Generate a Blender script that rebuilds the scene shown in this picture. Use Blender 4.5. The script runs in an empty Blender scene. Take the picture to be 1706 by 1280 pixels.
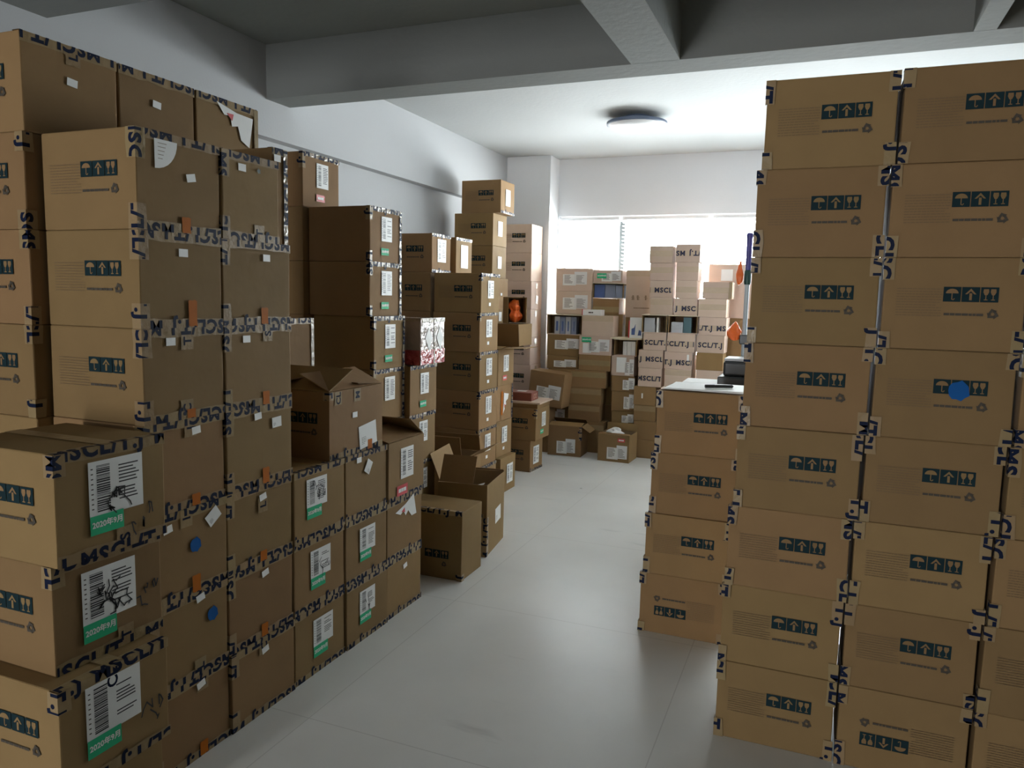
import bpy, bmesh, math, random
from mathutils import Vector, Matrix, Euler
rnd = random.Random(7)
C = bpy.context.scene.collection
PI = math.pi

# ------------------------------------------------------------------ materials
def mat(name, col, rough=0.6, noise=0.0, nscale=8.0, bump=0.0, bscale=30.0, objrand=0.0, spec=0.5,
        metal=0.0, stretch=None, emit=0.0, alpha=1.0, trans=0.0):
    m = bpy.data.materials.new(name); m.use_nodes = True
    nt = m.node_tree; N = nt.nodes; L = nt.links
    b = N['Principled BSDF']
    b.inputs['Base Color'].default_value = (*col, 1); b.inputs['Roughness'].default_value = rough
    b.inputs['Specular IOR Level'].default_value = spec; b.inputs['Metallic'].default_value = metal
    b.inputs['Alpha'].default_value = alpha
    if emit:
        b.inputs['Emission Color'].default_value = (*col, 1); b.inputs['Emission Strength'].default_value = emit
    src = None
    if noise or bump:
        tc = N.new('ShaderNodeTexCoord'); mp = N.new('ShaderNodeMapping'); L.new(tc.outputs['Object'], mp.inputs['Vector'])
        if stretch: mp.inputs['Scale'].default_value = stretch
    if noise:
        nz = N.new('ShaderNodeTexNoise'); nz.inputs['Scale'].default_value = nscale; nz.inputs['Detail'].default_value = 5
        L.new(mp.outputs['Vector'], nz.inputs['Vector'])
        mx = N.new('ShaderNodeMix'); mx.data_type = 'RGBA'
        mx.inputs[6].default_value = (*[c*(1-noise) for c in col], 1)
        mx.inputs[7].default_value = (*[min(1, c*(1+noise)) for c in col], 1)
        L.new(nz.outputs['Fac'], mx.inputs[0]); src = mx.outputs[2]
    if objrand:
        oi = N.new('ShaderNodeObjectInfo'); hs = N.new('ShaderNodeHueSaturation')
        mr = N.new('ShaderNodeMapRange'); mr.inputs[3].default_value = 1-objrand; mr.inputs[4].default_value = 1+objrand
        L.new(oi.outputs['Random'], mr.inputs[0]); L.new(mr.outputs[0], hs.inputs['Value'])
        mh = N.new('ShaderNodeMapRange'); mh.inputs[3].default_value = 0.492; mh.inputs[4].default_value = 0.506
        wn = N.new('ShaderNodeTexWhiteNoise'); wn.noise_dimensions = '1D'; L.new(oi.outputs['Random'], wn.inputs['W'])
        L.new(wn.outputs['Value'], mh.inputs[0]); L.new(mh.outputs[0], hs.inputs['Hue'])
        if src: L.new(src, hs.inputs['Color'])
        else: hs.inputs['Color'].default_value = (*col, 1)
        src = hs.outputs['Color']
    if src: L.new(src, b.inputs['Base Color'])
    if bump:
        n2 = N.new('ShaderNodeTexNoise'); n2.inputs['Scale'].default_value = bscale; n2.inputs['Detail'].default_value = 3
        L.new(mp.outputs['Vector'], n2.inputs['Vector'])
        bp = N.new('ShaderNodeBump'); bp.inputs['Strength'].default_value = bump; bp.inputs['Distance'].default_value = 0.02
        L.new(n2.outputs['Fac'], bp.inputs['Height']); L.new(bp.outputs['Normal'], b.inputs['Normal'])
    return m

M = {}
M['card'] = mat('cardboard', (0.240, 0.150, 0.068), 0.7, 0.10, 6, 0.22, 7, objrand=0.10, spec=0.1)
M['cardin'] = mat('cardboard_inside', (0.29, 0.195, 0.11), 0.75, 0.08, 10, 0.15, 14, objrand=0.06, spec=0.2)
M['cardpale'] = mat('cardboard_pale', (0.56, 0.425, 0.34), 0.7, 0.08, 8, 0.15, 9, objrand=0.08, spec=0.12)  # pale cardboard, lightened and pinked further to imitate haze near the window
M['tape'] = mat('tape_film', (0.275, 0.195, 0.098), 0.32, 0.10, 20, 0.15, 40, objrand=0.05, spec=0.25)
M['tapeshiny'] = mat('tape_clear', (0.30, 0.24, 0.17), 0.2, 0.25, 25, 0.5, 45, spec=0.5)
M['navy'] = mat('tape_ink_navy', (0.006, 0.011, 0.033), 0.55, spec=0.1)
M['teal'] = mat('print_teal', (0.010, 0.026, 0.031), 0.7, 0.12, 40, spec=0.1)
M['brown'] = mat('print_brown', (0.145, 0.09, 0.042), 0.7)
M['dark'] = mat('print_dark', (0.055, 0.042, 0.028), 0.7)
M['inkfar'] = mat('tape_ink_faded', (0.040, 0.042, 0.075), 0.6, spec=0.1)  # same navy tape ink, lightened to imitate the far haze
M['tapepale'] = mat('tape_film_pale', (0.50, 0.385, 0.275), 0.4, 0.08, 20, 0.1, 40, spec=0.2)  # tape film lightened to go with the hazed cardboard
M['sheet'] = mat('freight_sheet', (0.70, 0.70, 0.70), 0.5, 0.04, 20)
M['alu'] = mat('window_frame_dark', (0.10, 0.105, 0.105), 0.5, 0.05, 8)  # frame colour darkened to give one backlit mullion its shade
M['paper'] = mat('label_paper', (0.76, 0.76, 0.74), 0.5, 0.04, 20)
M['slip'] = mat('paper_slip', (0.80, 0.80, 0.78), 0.5, 0.03, 20)
M['black'] = mat('ink_black', (0.02, 0.02, 0.022), 0.5)
M['green'] = mat('sticker_green', (0.03, 0.42, 0.20), 0.55, 0.05, 20, spec=0.15)
M['red'] = mat('sticker_red', (0.55, 0.045, 0.05), 0.45, 0.05, 20)
M['orange'] = mat('tag_orange', (0.40, 0.115, 0.010), 0.6, 0.1, 20, spec=0.1)
M['blue'] = mat('dot_blue', (0.008, 0.085, 0.28), 0.6, 0.1, 20, spec=0.1)
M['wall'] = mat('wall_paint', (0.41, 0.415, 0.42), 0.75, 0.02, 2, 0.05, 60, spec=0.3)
M['ceilgrey'] = mat('ceiling_cement_grey', (0.25, 0.265, 0.25), 0.85, 0.05, 2, 0.1, 25, spec=0.2)  # ceiling paint with the shade of the near bays put into its colour
M['beamgrey'] = mat('beam_cement_grey', (0.20, 0.208, 0.20), 0.85, 0.05, 2, 0.1, 25, spec=0.2)  # beams darkened in colour to stand in for shade
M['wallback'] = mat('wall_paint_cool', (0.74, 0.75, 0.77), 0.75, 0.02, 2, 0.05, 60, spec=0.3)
M['wallgrey'] = mat('wall_raw_render', (0.22, 0.22, 0.21), 0.85, 0.1, 3, 0.1, 30, spec=0.2)  # for unseen walls, darkened to cut the bounced light
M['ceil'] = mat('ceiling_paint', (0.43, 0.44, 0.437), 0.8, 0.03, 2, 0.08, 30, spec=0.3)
M['lampw'] = mat('lamp_diffuser', (0.86, 0.87, 0.88), 0.25, 0.01, 5)
M['lampr'] = mat('lamp_rim', (0.10, 0.13, 0.20), 0.4, 0.05, 10)
M['frame'] = mat('window_frame_white', (0.62, 0.63, 0.64), 0.4, 0.02, 5)
M['slat'] = mat('blind_slat', (0.80, 0.81, 0.81), 0.45, 0.02, 5)
M['wrap'] = mat('plastic_wrap', (0.34, 0.26, 0.22), 0.2, 0.15, 18, 0.5, 26, spec=0.6)
M['wrapred'] = mat('plastic_wrap_red', (0.42, 0.06, 0.06), 0.15, 0.25, 18, 0.8, 26, spec=0.9)
M['bag'] = mat('orange_plastic', (0.85, 0.16, 0.03), 0.3, 0.2, 18, 0.7, 22)
M['pole'] = mat('pole_grey', (0.42, 0.47, 0.50), 0.35, 0.05, 15)
M['purple'] = mat('grip_purple', (0.06, 0.05, 0.22), 0.4, 0.1, 15)
M['darkgreen'] = mat('collar_green', (0.015, 0.06, 0.05), 0.4, 0.1, 15)
M['plastic'] = mat('dark_plastic', (0.03, 0.033, 0.035), 0.4, 0.1, 15)
M['bluebox'] = mat('printed_blue', (0.07, 0.12, 0.30), 0.4, 0.15, 12)
M['bluegrey'] = mat('printed_bluegrey', (0.22, 0.26, 0.36), 0.4, 0.1, 12)
M['tealbox'] = mat('printed_teal_box', (0.02, 0.10, 0.12), 0.4, 0.1, 12)
M['greywhite'] = mat('grey_white_card', (0.45, 0.47, 0.50), 0.4, 0.08, 12)
M['cream'] = mat('cream_card', (0.66, 0.58, 0.42), 0.5, 0.06, 12)
M['darkred'] = mat('dark_red_card', (0.20, 0.055, 0.035), 0.45, 0.15, 12)

def floor_mat():
    m = bpy.data.materials.new('floor_tiles'); m.use_nodes = True
    nt = m.node_tree; N = nt.nodes; L = nt.links; b = N['Principled BSDF']
    tc = N.new('ShaderNodeTexCoord'); mp = N.new('ShaderNodeMapping'); L.new(tc.outputs['Object'], mp.inputs[0])
    mp.inputs['Location'].default_value = (0.45, -2.16, 0)
    br = N.new('ShaderNodeTexBrick'); br.offset = 0; br.inputs['Scale'].default_value = 1
    br.inputs['Brick Width'].default_value = 1.2; br.inputs['Row Height'].default_value = 1.2
    br.inputs['Mortar Size'].default_value = 0.0022; br.inputs['Mortar Smooth'].default_value = 0.1
    br.inputs['Color1'].default_value = (0.72, 0.72, 0.695, 1); br.inputs['Color2'].default_value = (0.735, 0.73, 0.705, 1)
    br.inputs['Mortar'].default_value = (0.58, 0.57, 0.55, 1); L.new(mp.outputs[0], br.inputs['Vector'])
    nz = N.new('ShaderNodeTexNoise'); nz.inputs['Scale'].default_value = 1.4; nz.inputs['Detail'].default_value = 7
    L.new(tc.outputs['Object'], nz.inputs['Vector'])
    mr = N.new('ShaderNodeMapRange'); mr.inputs[1].default_value = 0.35; mr.inputs[2].default_value = 0.7
    mr.inputs[3].default_value = 0.92; mr.inputs[4].default_value = 1.04; L.new(nz.outputs['Fac'], mr.inputs[0])
    # dark scuffs: thin stretched streaks
    mp2 = N.new('ShaderNodeMapping'); L.new(tc.outputs['Object'], mp2.inputs[0])
    mp2.inputs['Rotation'].default_value = (0, 0, 0.7); mp2.inputs['Scale'].default_value = (1.1, 6.5, 1)
    n2 = N.new('ShaderNodeTexNoise'); n2.inputs['Scale'].default_value = 1.25; n2.inputs['Detail'].default_value = 6
    L.new(mp2.outputs[0], n2.inputs['Vector'])
    r2 = N.new('ShaderNodeMapRange'); r2.inputs[1].default_value = 0.65; r2.inputs[2].default_value = 0.76
    r2.inputs[3].default_value = 1.0; r2.inputs[4].default_value = 0.78; L.new(n2.outputs['Fac'], r2.inputs[0])
    mm = N.new('ShaderNodeMath'); mm.operation = 'MULTIPLY'; L.new(mr.outputs[0], mm.inputs[0]); L.new(r2.outputs[0], mm.inputs[1])
    mx = N.new('ShaderNodeMix'); mx.data_type = 'RGBA'; mx.blend_type = 'MULTIPLY'; mx.inputs[0].default_value = 1
    L.new(br.outputs['Color'], mx.inputs[6]); L.new(mm.outputs[0], mx.inputs[7]); L.new(mx.outputs[2], b.inputs['Base Color'])
    rr = N.new('ShaderNodeMapRange'); rr.inputs[3].default_value = 0.25; rr.inputs[4].default_value = 0.33
    L.new(nz.outputs['Fac'], rr.inputs[0]); L.new(rr.outputs[0], b.inputs['Roughness'])
    b.inputs['Specular IOR Level'].default_value = 0.45
    return m
M['floor'] = floor_mat()
def glass_mat():
    m = bpy.data.materials.new('window_glass'); m.use_nodes = True
    nt = m.node_tree; N = nt.nodes; L = nt.links; N.remove(N['Principled BSDF'])
    t = N.new('ShaderNodeBsdfTransparent'); t.inputs[0].default_value = (0.93, 0.96, 0.96, 1)
    g = N.new('ShaderNodeBsdfGlossy'); g.inputs['Roughness'].default_value = 0.02
    mx = N.new('ShaderNodeMixShader'); mx.inputs[0].default_value = 0.06
    L.new(t.outputs[0], mx.inputs[1]); L.new(g.outputs[0], mx.inputs[2])
    L.new(mx.outputs[0], N['Material Output'].inputs['Surface'])
    return m
M['glass'] = glass_mat()

# ------------------------------------------------------------------ mesh helpers
class MB:
    def __init__(s): s.v = []; s.f = []; s.m = []; s.mats = []
    def mi(s, k):
        if k not in s.mats: s.mats.append(k)
        return s.mats.index(k)
    def poly(s, pts, k):
        i = len(s.v); s.v += [tuple(p) for p in pts]; s.f.append(tuple(range(i, i+len(pts)))); s.m.append(s.mi(k))
    def box(s, x0, x1, y0, y1, z0, z1, k, T=None):
        p = [Vector((x, y, z)) for z in (z0, z1) for x, y in ((x0, y0), (x1, y0), (x1, y1), (x0, y1))]
        if T is not None: p = [T @ q for q in p]
        i = len(s.v); s.v += [tuple(q) for q in p]
        for f in ((3, 2, 1, 0), (4, 5, 6, 7), (0, 1, 5, 4), (1, 2, 6, 5), (2, 3, 7, 6), (3, 0, 4, 7)):
            s.f.append(tuple(i+a for a in f)); s.m.append(s.mi(k))
    def rect(s, x0, x1, y0, y1, z, k): s.poly([(x0, y0, z), (x1, y0, z), (x1, y1, z), (x0, y1, z)], k)
    def lathe(s, prof, k, n=32, T=None):
        i = len(s.v)
        for r, z in prof:
            for a in range(n):
                q = Vector((r*math.cos(2*PI*a/n), r*math.sin(2*PI*a/n), z)); s.v.append(tuple(T @ q if T is not None else q))
        for j in range(len(prof)-1):
            for a in range(n):
                b = (a+1) % n
                s.f.append((i+j*n+a, i+j*n+b, i+(j+1)*n+b, i+(j+1)*n+a)); s.m.append(s.mi(k))
        for j, rev in ((0, True), (len(prof)-1, False)):
            if prof[j][0] > 1e-5:
                r = [i+j*n+a for a in range(n)]; s.f.append(tuple(reversed(r) if rev else r)); s.m.append(s.mi(k))
    def geo(s, V, F, k):
        i = len(s.v); s.v += [tuple(p) for p in V]; kk = s.mi(k)
        for f in F: s.f.append(tuple(i+a for a in f)); s.m.append(kk)
    def ribbon(s, pts, w, z, k):
        for (ax, ay), (bx, by) in zip(pts, pts[1:]):
            d = Vector((bx-ax, by-ay)); L = d.length or 1e-6; n = Vector((-d.y, d.x))/L*w/2; e = d/L*w*0.3
            s.poly([(ax-e.x+n.x, ay-e.y+n.y, z), (ax-e.x-n.x, ay-e.y-n.y, z), (bx+e.x-n.x, by+e.y-n.y, z), (bx+e.x+n.x, by+e.y+n.y, z)], k)
    def mesh(s, name):
        me = bpy.data.meshes.new(name); me.from_pydata(s.v, [], s.f)
        for k in s.mats: me.materials.append(M[k])
        me.polygons.foreach_set('material_index', s.m); me.update(); return me

def link(name, me, parent=None, mtx=None):
    o = bpy.data.objects.new(name, me); C.objects.link(o)
    if parent: o.parent = parent
    if mtx is not None: o.matrix_local = mtx
    return o
def tag(o, label, cat, group=None):
    o['label'] = label; o['category'] = cat
    if group: o['group'] = group
    return o
def struct(name, mb):
    o = link(name, mb.mesh(name)); o['kind'] = 'structure'; return o
def smooth(o, ang=40):
    for p in o.data.polygons: p.use_smooth = True
    o.data.set_sharp_from_angle(angle=math.radians(ang)); return o
def empty(name, loc, rz, label, cat, group=None):
    o = bpy.data.objects.new(name, None); C.objects.link(o); o.empty_display_size = 0.1
    o.location = loc; o.rotation_euler = (0, 0, rz); return tag(o, label, cat, group)

_T = {}
def text_geo(s, bold=0.03, spread=1.0):
    """flat triangles of a line of lettering, cap height 1, origin at left baseline"""
    if (s, bold, spread) in _T: return _T[(s, bold, spread)]
    cu = bpy.data.curves.new('lettering', 'FONT'); cu.body = s; cu.size = 1.0; cu.offset = bold; cu.space_character = spread; cu.resolution_u = 3
    ob = bpy.data.objects.new('lettering', cu); C.objects.link(ob)
    bpy.context.view_layer.update(); dg = bpy.context.evaluated_depsgraph_get()
    me = ob.evaluated_get(dg).to_mesh()
    V = [(v.co.x/0.7, v.co.y/0.7) for v in me.vertices]; F = [tuple(p.vertices) for p in me.polygons]
    ob.evaluated_get(dg).to_mesh_clear()
    bpy.data.objects.remove(ob); bpy.data.curves.remove(cu)
    w = max(v[0] for v in V) if V else 0
    _T[(s, bold, spread)] = (V, F, w); return _T[(s, bold, spread)]

def letters(u0, u1, height, offs, flip, text='MSCL/T.J'):
    """tape lettering tiled over u0..u1, centred on v = 0, clipped to the range; returns V, F"""
    V, F, w = text_geo(text, 0.045, 1.18); w = w*height + height*0.9
    bm = bmesh.new(); k0 = math.floor((u0-offs)/w); k1 = math.ceil((u1-offs)/w)
    for k in range(k0-1, k1+1):
        vs = []
        for x, y in V:
            a, b = x*height, y*height-height*0.5
            if flip: a, b = w-height*0.9-a, -b
            vs.append(bm.verts.new((offs+k*w+a, b, 0)))
        for f in F:
            try: bm.faces.new([vs[i] for i in f])
            except ValueError: pass
    g = lambda: bm.verts[:]+bm.edges[:]+bm.faces[:]
    bmesh.ops.bisect_plane(bm, geom=g(), plane_co=(u0, 0, 0), plane_no=(1, 0, 0), clear_inner=True)
    bmesh.ops.bisect_plane(bm, geom=g(), plane_co=(u1, 0, 0), plane_no=(1, 0, 0), clear_outer=True)
    bmesh.ops.bisect_plane(bm, geom=g(), plane_co=(0, 0, 0), plane_no=(0, 1, 0))
    bm.verts.index_update()
    Vo = [tuple(v.co) for v in bm.verts]; Fo = [tuple(v.index for v in f.verts) for f in bm.faces]
    bm.free(); return Vo, Fo

# ------------------------------------------------------------------ carton building
_BODY = {}
def body_mesh(dx, dy, h, var, card='card'):
    key = (round(dx, 3), round(dy, 3), round(h, 3), var, card)
    if key in _BODY: return _BODY[key]
    r = random.Random(hash(key[:4]) & 0xffff)
    bm = bmesh.new(); bmesh.ops.create_cube(bm, size=1)
    for v in bm.verts:
        v.co = Vector((v.co.x*dx, v.co.y*dy, (v.co.z+0.5)*h))
        v.co.x -= math.copysign(r.uniform(0, 0.003), v.co.x); v.co.y -= math.copysign(r.uniform(0, 0.003), v.co.y)
    bmesh.ops.bevel(bm, geom=bm.edges[:], offset=0.0045, segments=2, profile=0.6, affect='EDGES')
    me = bpy.data.meshes.new('carton_body'); bm.to_mesh(me); bm.free()
    me.materials.append(M[card])
    # the two lid flaps meet in a slit along the long side
    b2 = bmesh.new(); b2.from_mesh(me)
    for s in (-1, 1):
        c = bmesh.ops.create_cube(b2, size=1)['verts']
        for v in c: v.co = Vector((v.co.x*(dx-0.012), s*(dy/4)+v.co.y*(dy/2-0.008), h+v.co.z*0.0008))
    b2.to_mesh(me); b2.free()
    _BODY[key] = me; return me

EPS = 0.0016
def edge_frame(dx, dy, h, e):
    x, y = dx/2, dy/2
    V_ = Vector
    return {   # start point, direction u, length, inward along the face below the edge (v<0), inward along the other face (v>0), outward normals
        'top+x': (V_((x, -y, h)), V_((0, 1, 0)), dy, V_((0, 0, -1)), V_((-1, 0, 0)), V_((1, 0, 0)), V_((0, 0, 1))),
        'bot+x': (V_((x, -y, 0)), V_((0, 1, 0)), dy, None, V_((0, 0, 1)), V_((1, 0, 0)), V_((1, 0, 0))),
        'top-y': (V_((-x, -y, h)), V_((1, 0, 0)), dx, V_((0, 0, -1)), V_((0, 1, 0)), V_((0, -1, 0)), V_((0, 0, 1))),
        'bot-y': (V_((-x, -y, 0)), V_((1, 0, 0)), dx, None, V_((0, 0, 1)), V_((0, -1, 0)), V_((0, -1, 0))),
        'right': (V_((x, -y, h)), V_((0, 0, -1)), h, V_((-1, 0, 0)), V_((0, 1, 0)), V_((0, -1, 0)), V_((1, 0, 0))),
        'left': (V_((-x, -y, h)), V_((0, 0, -1)), h, V_((0, 1, 0)), V_((1, 0, 0)), V_((-1, 0, 0)), V_((0, -1, 0))),
        'far': (V_((x, y, h)), V_((0, 0, -1)), h, V_((0, -1, 0)), V_((-1, 0, 0)), V_((1, 0, 0)), V_((0, 1, 0))),
    }[e]
_TAPE = {}
def edge_tape(parent, dims, e, a=0.0, b=1.0, width=0.052, offs=0.0, flip=False, film='tape', ink=True, lh=0.043, name='packing_tape'):
    key = (tuple(round(d, 3) for d in dims), e, round(a, 3), round(b, 3), round(width, 3), round(offs, 2), flip, film, ink)
    if key not in _TAPE:
        P, U, L, A, B, nA, nB = edge_frame(*dims, e)
        u0, u1 = a*L, b*L; mb = MB()
        def place(u, v, eps):
            q = P + U*u
            if v > 0 or A is None: return q + B*abs(v) + nB*eps + (nA*eps if A is not None else Vector((0, 0, 0)))
            return q + A*abs(v) + nA*eps + nB*eps
        E0 = EPS+(0.0013 if e in ('right', 'left', 'far') else 0)
        n = max(1, int((u1-u0)/0.04)); r = random.Random(hash(key) & 0xffff)
        wob = [r.uniform(-0.003, 0.003) for _ in range(n+1)]
        for i in range(n):
            ua, ub = u0+(u1-u0)*i/n, u0+(u1-u0)*(i+1)/n
            for s in ((-1, 1) if A is not None else (1,)):
                w0, w1 = s*(width/2+wob[i]), s*(width/2+wob[i+1])
                mb.poly([place(ua, s*1e-6, E0), place(ub, s*1e-6, E0), place(ub, w1, E0), place(ua, w0, E0)], film)
        if ink:
            V, F = letters(u0+0.002, u1-0.002, lh, offs, flip)
            ok = [f for f in F if A is not None or min(V[i][1] for i in f) >= -1e-6]
            W = []
            cen = {}
            for f in ok:   # triangles never straddle v = 0 after the cut
                vm = sum(V[i][1] for i in f)/len(f)
                mb.poly([place(V[i][0], (abs(V[i][1])+1e-7)*(1 if vm > 0 else -1), E0+0.0006) for i in f], 'navy')
        _TAPE[key] = mb.mesh(name)
    return link(name, _TAPE[key], parent)

def face_mtx(dims, face, u, v, rot=0.0, eps=EPS, scale=1.0):
    dx, dy, h = dims
    if face == '-y': R_, U_, N_ = Vector((1, 0, 0)), Vector((0, 0, 1)), Vector((0, -1, 0)); o = Vector(((u-0.5)*dx, -dy/2, v*h))
    elif face == '+x': R_, U_, N_ = Vector((0, 1, 0)), Vector((0, 0, 1)), Vector((1, 0, 0)); o = Vector((dx/2, (u-0.5)*dy, v*h))
    elif face == 'top': R_, U_, N_ = Vector((1, 0, 0)), Vector((0, 1, 0)), Vector((0, 0, 1)); o = Vector(((u-0.5)*dx, (v-0.5)*dy, h+0.0006))
    c, s = math.cos(rot), math.sin(rot)
    r2, u2 = R_*c+U_*s, U_*c-R_*s
    o = o + N_*eps
    m = Matrix(((r2.x*scale, u2.x*scale, N_.x, o.x), (r2.y*scale, u2.y*scale, N_.y, o.y), (r2.z*scale, u2.z*scale, N_.z, o.z), (0, 0, 0, 1)))
    return m
_D = {}
def decal(parent, dims, name, key, fn, face, u, v, rot=0.0, eps=EPS, scale=1.0):
    if key not in _D:
        mb = MB(); fn(mb); _D[key] = mb.mesh(name)
    return link(name, _D[key], parent, face_mtx(dims, face, u, v, rot, eps, scale))

# --- decal shapes, drawn in metres in the plane z = 0
def d_panel(mb, icon='card', ink='teal'):
    z1, z2 = 0.0, 0.0007
    for i in range(3):
        cx = (i-1)*0.0495; mb.rect(cx-0.0235, cx+0.0235, -0.0225, 0.0225, z1, ink)
    cx = -0.0495   # umbrella
    dome = [(cx+0.017*math.cos(PI*a/10), 0.003+0.014*math.sin(PI*a/10), z2) for a in range(11)]
    mb.poly(dome, icon)
    mb.rect(cx-0.0013, cx+0.0013, -0.015, 0.003, z2, icon); mb.ribbon([(cx, -0.015), (cx+0.004, -0.0165), (cx+0.007, -0.013)], 0.0025, z2, icon)
    mb.rect(-0.0035, 0.0035, -0.017, 0.004, z2, icon)   # arrow
    mb.poly([(-0.015, 0.001, z2), (-0.009, 0.001, z2), (0, 0.010, z2), (0.009, 0.001, z2), (0.015, 0.001, z2), (0, 0.018, z2)], icon)
    for s in (-1, 1):   # two glasses
        g = 0.0495+s*0.0095
        mb.poly([(g-0.0035, -0.001, z2), (g+0.0035, -0.001, z2), (g+0.0075, 0.008, z2), (g+0.0065, 0.017, z2), (g-0.0065, 0.017, z2), (g-0.0075, 0.008, z2)], icon)
        mb.rect(g-0.0012, g+0.0012, -0.014, -0.001, z2, icon); mb.rect(g-0.005, g+0.005, -0.0165, -0.014, z2, icon)
def d_recycle(mb, ink='dark'):
    R = 0.016
    for k in range(3):
        a0 = PI/2+k*2*PI/3; a1 = a0+2*PI/3
        p0, p1 = (R*math.cos(a0), R*math.sin(a0)), (R*math.cos(a1), R*math.sin(a1))
        q = lambda t: (p0[0]+(p1[0]-p0[0])*t, p0[1]+(p1[1]-p0[1])*t)
        mb.ribbon([q(0.12), q(0.62)], 0.007, 0, ink)
        d = Vector((p1[0]-p0[0], p1[1]-p0[1])).normalized(); n = Vector((-d.y, d.x)); e = Vector(q(0.62))
        mb.poly([(*(e+n*0.0075), 0), (*(e-n*0.0075), 0), (*(e+d*0.008), 0)][::-1], ink)
def d_words(seed, w, h, rows, ink='brown', thick=0.4, gap=0.35):
    def fn(mb):
        r = random.Random(seed)
        for j in range(rows):
            y = h/2-(j+0.5)*h/rows; t = h/rows*thick/2; x = -w/2
            end = w/2*(1 if r.random() < 0.75 else r.uniform(0.1, 0.8))
            while x < end-0.003:
                l = min(r.uniform(0.006, 0.016)*max(0.35, h/rows/0.009), end-x); mb.rect(x, x+l, y-t, y+t, 0, ink); x += l+gap*0.007
    return fn
def prints(p, dims, upside=False, faint=False):
    """handling marks printed on the long side: text block, symbol panel, bold line, recycling arrows"""
    k = 1.0; a = PI if upside else 0.0
    f = (lambda u: 1-u) if upside else (lambda u: u)
    pr = decal(p, dims, 'handling_print', 'panel', d_panel, '-y', f(0.625), (0.39 if upside else 0.61), a)
    decal(p, dims, 'recycling_mark', 'recyc', d_recycle, '-y', f(0.785), (0.595 if upside else 0.405), a)
    decal(p, dims, 'printed_line', 'pline', d_words(3, 0.105, 0.012, 1, 'dark', 0.6, 0.22), '-y', f(0.585), (0.60 if upside else 0.395), a)
    decal(p, dims, 'printed_paragraph', 'para', d_words(5, 0.125, 0.09, 11, 'brown', 0.22, 0.25), '-y', f(0.265), (0.48 if upside else 0.52), a)

def d_label(seed, w=0.105, h=0.13, scribble=False):
    def fn(mb):
        r = random.Random(seed); z = 0.0006
        mb.rect(-w/2, w/2, -h/2, h/2, 0, 'paper')
        y = h*0.42
        while y > -h*0.40:     # the bar code stands on its side at the left
            t = r.choice((0.0016, 0.0026, 0.0042)); mb.rect(-w*0.36, -w*0.12, y-t, y, z, 'black'); y -= t+r.choice((0.0014, 0.002, 0.003))
        for k in range(9):
            yy = h*0.38-k*h*0.09; mb.rect(-w*0.46, -w*0.42, yy-0.003, yy, z, 'dark')
        yy = h*0.36
        while yy > -h*0.3:
            if r.random() < 0.8:
                l = r.uniform(0.25, 0.40)*w; mb.rect(w*0.04, w*0.04+l, yy-0.0035, yy, z, 'black')
            yy -= 0.009
        if scribble:
            for k in range(scribble):
                x, y = r.uniform(-0.02, 0.035), r.uniform(-0.03, 0.035); pts = [(x, y)]
                for q in range(r.randint(3, 6)):
                    x += r.uniform(-0.018, 0.022); y += r.uniform(-0.03, 0.026); pts.append((x, y))
                mb.ribbon(pts, 0.0036, z*2, 'black')
    return fn
def d_sticker(colr, text, w=0.10, h=0.05):
    def fn(mb):
        mb.rect(-w/2, w/2, -h/2, h/2, 0, colr)
        if text:
            V, F, tw = text_geo(text, 0.03); s = min(w*0.9/tw, h*0.7)
            mb.geo([(x*s-tw*s/2, y*s-s*0.42, 0.0006) for x, y in V], F, 'paper')
        else:
            d_words(9, w*0.7, h*0.45, 1, 'paper', 0.8, 0.3)(_shift(mb))
    return fn
class _shift:
    def __init__(s, mb): s.mb = mb
    def rect(s, x0, x1, y0, y1, z, k): s.mb.rect(x0, x1, y0, y1, z+0.0006, k)
def d_blob(colr, rx, ry, seed):
    def fn(mb):
        r = random.Random(seed); n = 14
        mb.poly([(rx*r.uniform(0.8, 1.1)*math.cos(2*PI*k/n), ry*r.uniform(0.8, 1.1)*math.sin(2*PI*k/n), 0) for k in range(n)], colr)
    return fn
def d_rect(colr, w, h, jag=0.0, seed=1):
    def fn(mb):
        if not jag: mb.rect(-w/2, w/2, -h/2, h/2, 0, colr); return
        r = random.Random(seed); P = []
        for (ax, ay), (bx, by) in zip(((-1, -1), (1, -1), (1, 1), (-1, 1)), ((1, -1), (1, 1), (-1, 1), (-1, -1))):
            for k in range(4):
                t = k/4; P.append(((ax+(bx-ax)*t)*w/2*(1-r.uniform(0, jag)), (ay+(by-ay)*t)*h/2*(1-r.uniform(0, jag)), 0))
        mb.poly(P, colr)
    return fn
def d_tapeend(ch, w=0.05, h=0.055):
    def fn(mb):
        mb.rect(-w/2, w/2, -h/2, h/2, 0, 'tape')
        if ch:
            V, F, tw = text_geo(ch); s = 0.03
            mb.geo([(-(y*s-s/2), x*s-tw*s/2, 0.0006) for x, y in V], F, 'navy')
    return fn
def d_quarter(mb):
    P = [(0, 0, 0)]+[(0.085*math.sin(PI/2*k/8), -0.085*math.cos(PI/2*k/8), 0) for k in range(9)]
    mb.poly(P, 'paper')
    for k in range(5): mb.rect(0.012, 0.045-k*0.004, -0.012-k*0.011, -0.0105-k*0.011, 0.0006, 'brown')
def d_envelope(mb):
    mb.rect(-0.06, 0.06, -0.045, 0.045, 0, 'paper')
    d_words(4, 0.03, 0.03, 5, 'dark', 0.3)(_off(mb, -0.03, -0.015))
class _off:
    def __init__(s, mb, dx, dy): s.mb, s.dx, s.dy = mb, dx, dy
    def rect(s, x0, x1, y0, y1, z, k): s.mb.rect(x0+s.dx, x1+s.dx, y0+s.dy, y1+s.dy, z+0.0006, k)
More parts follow.
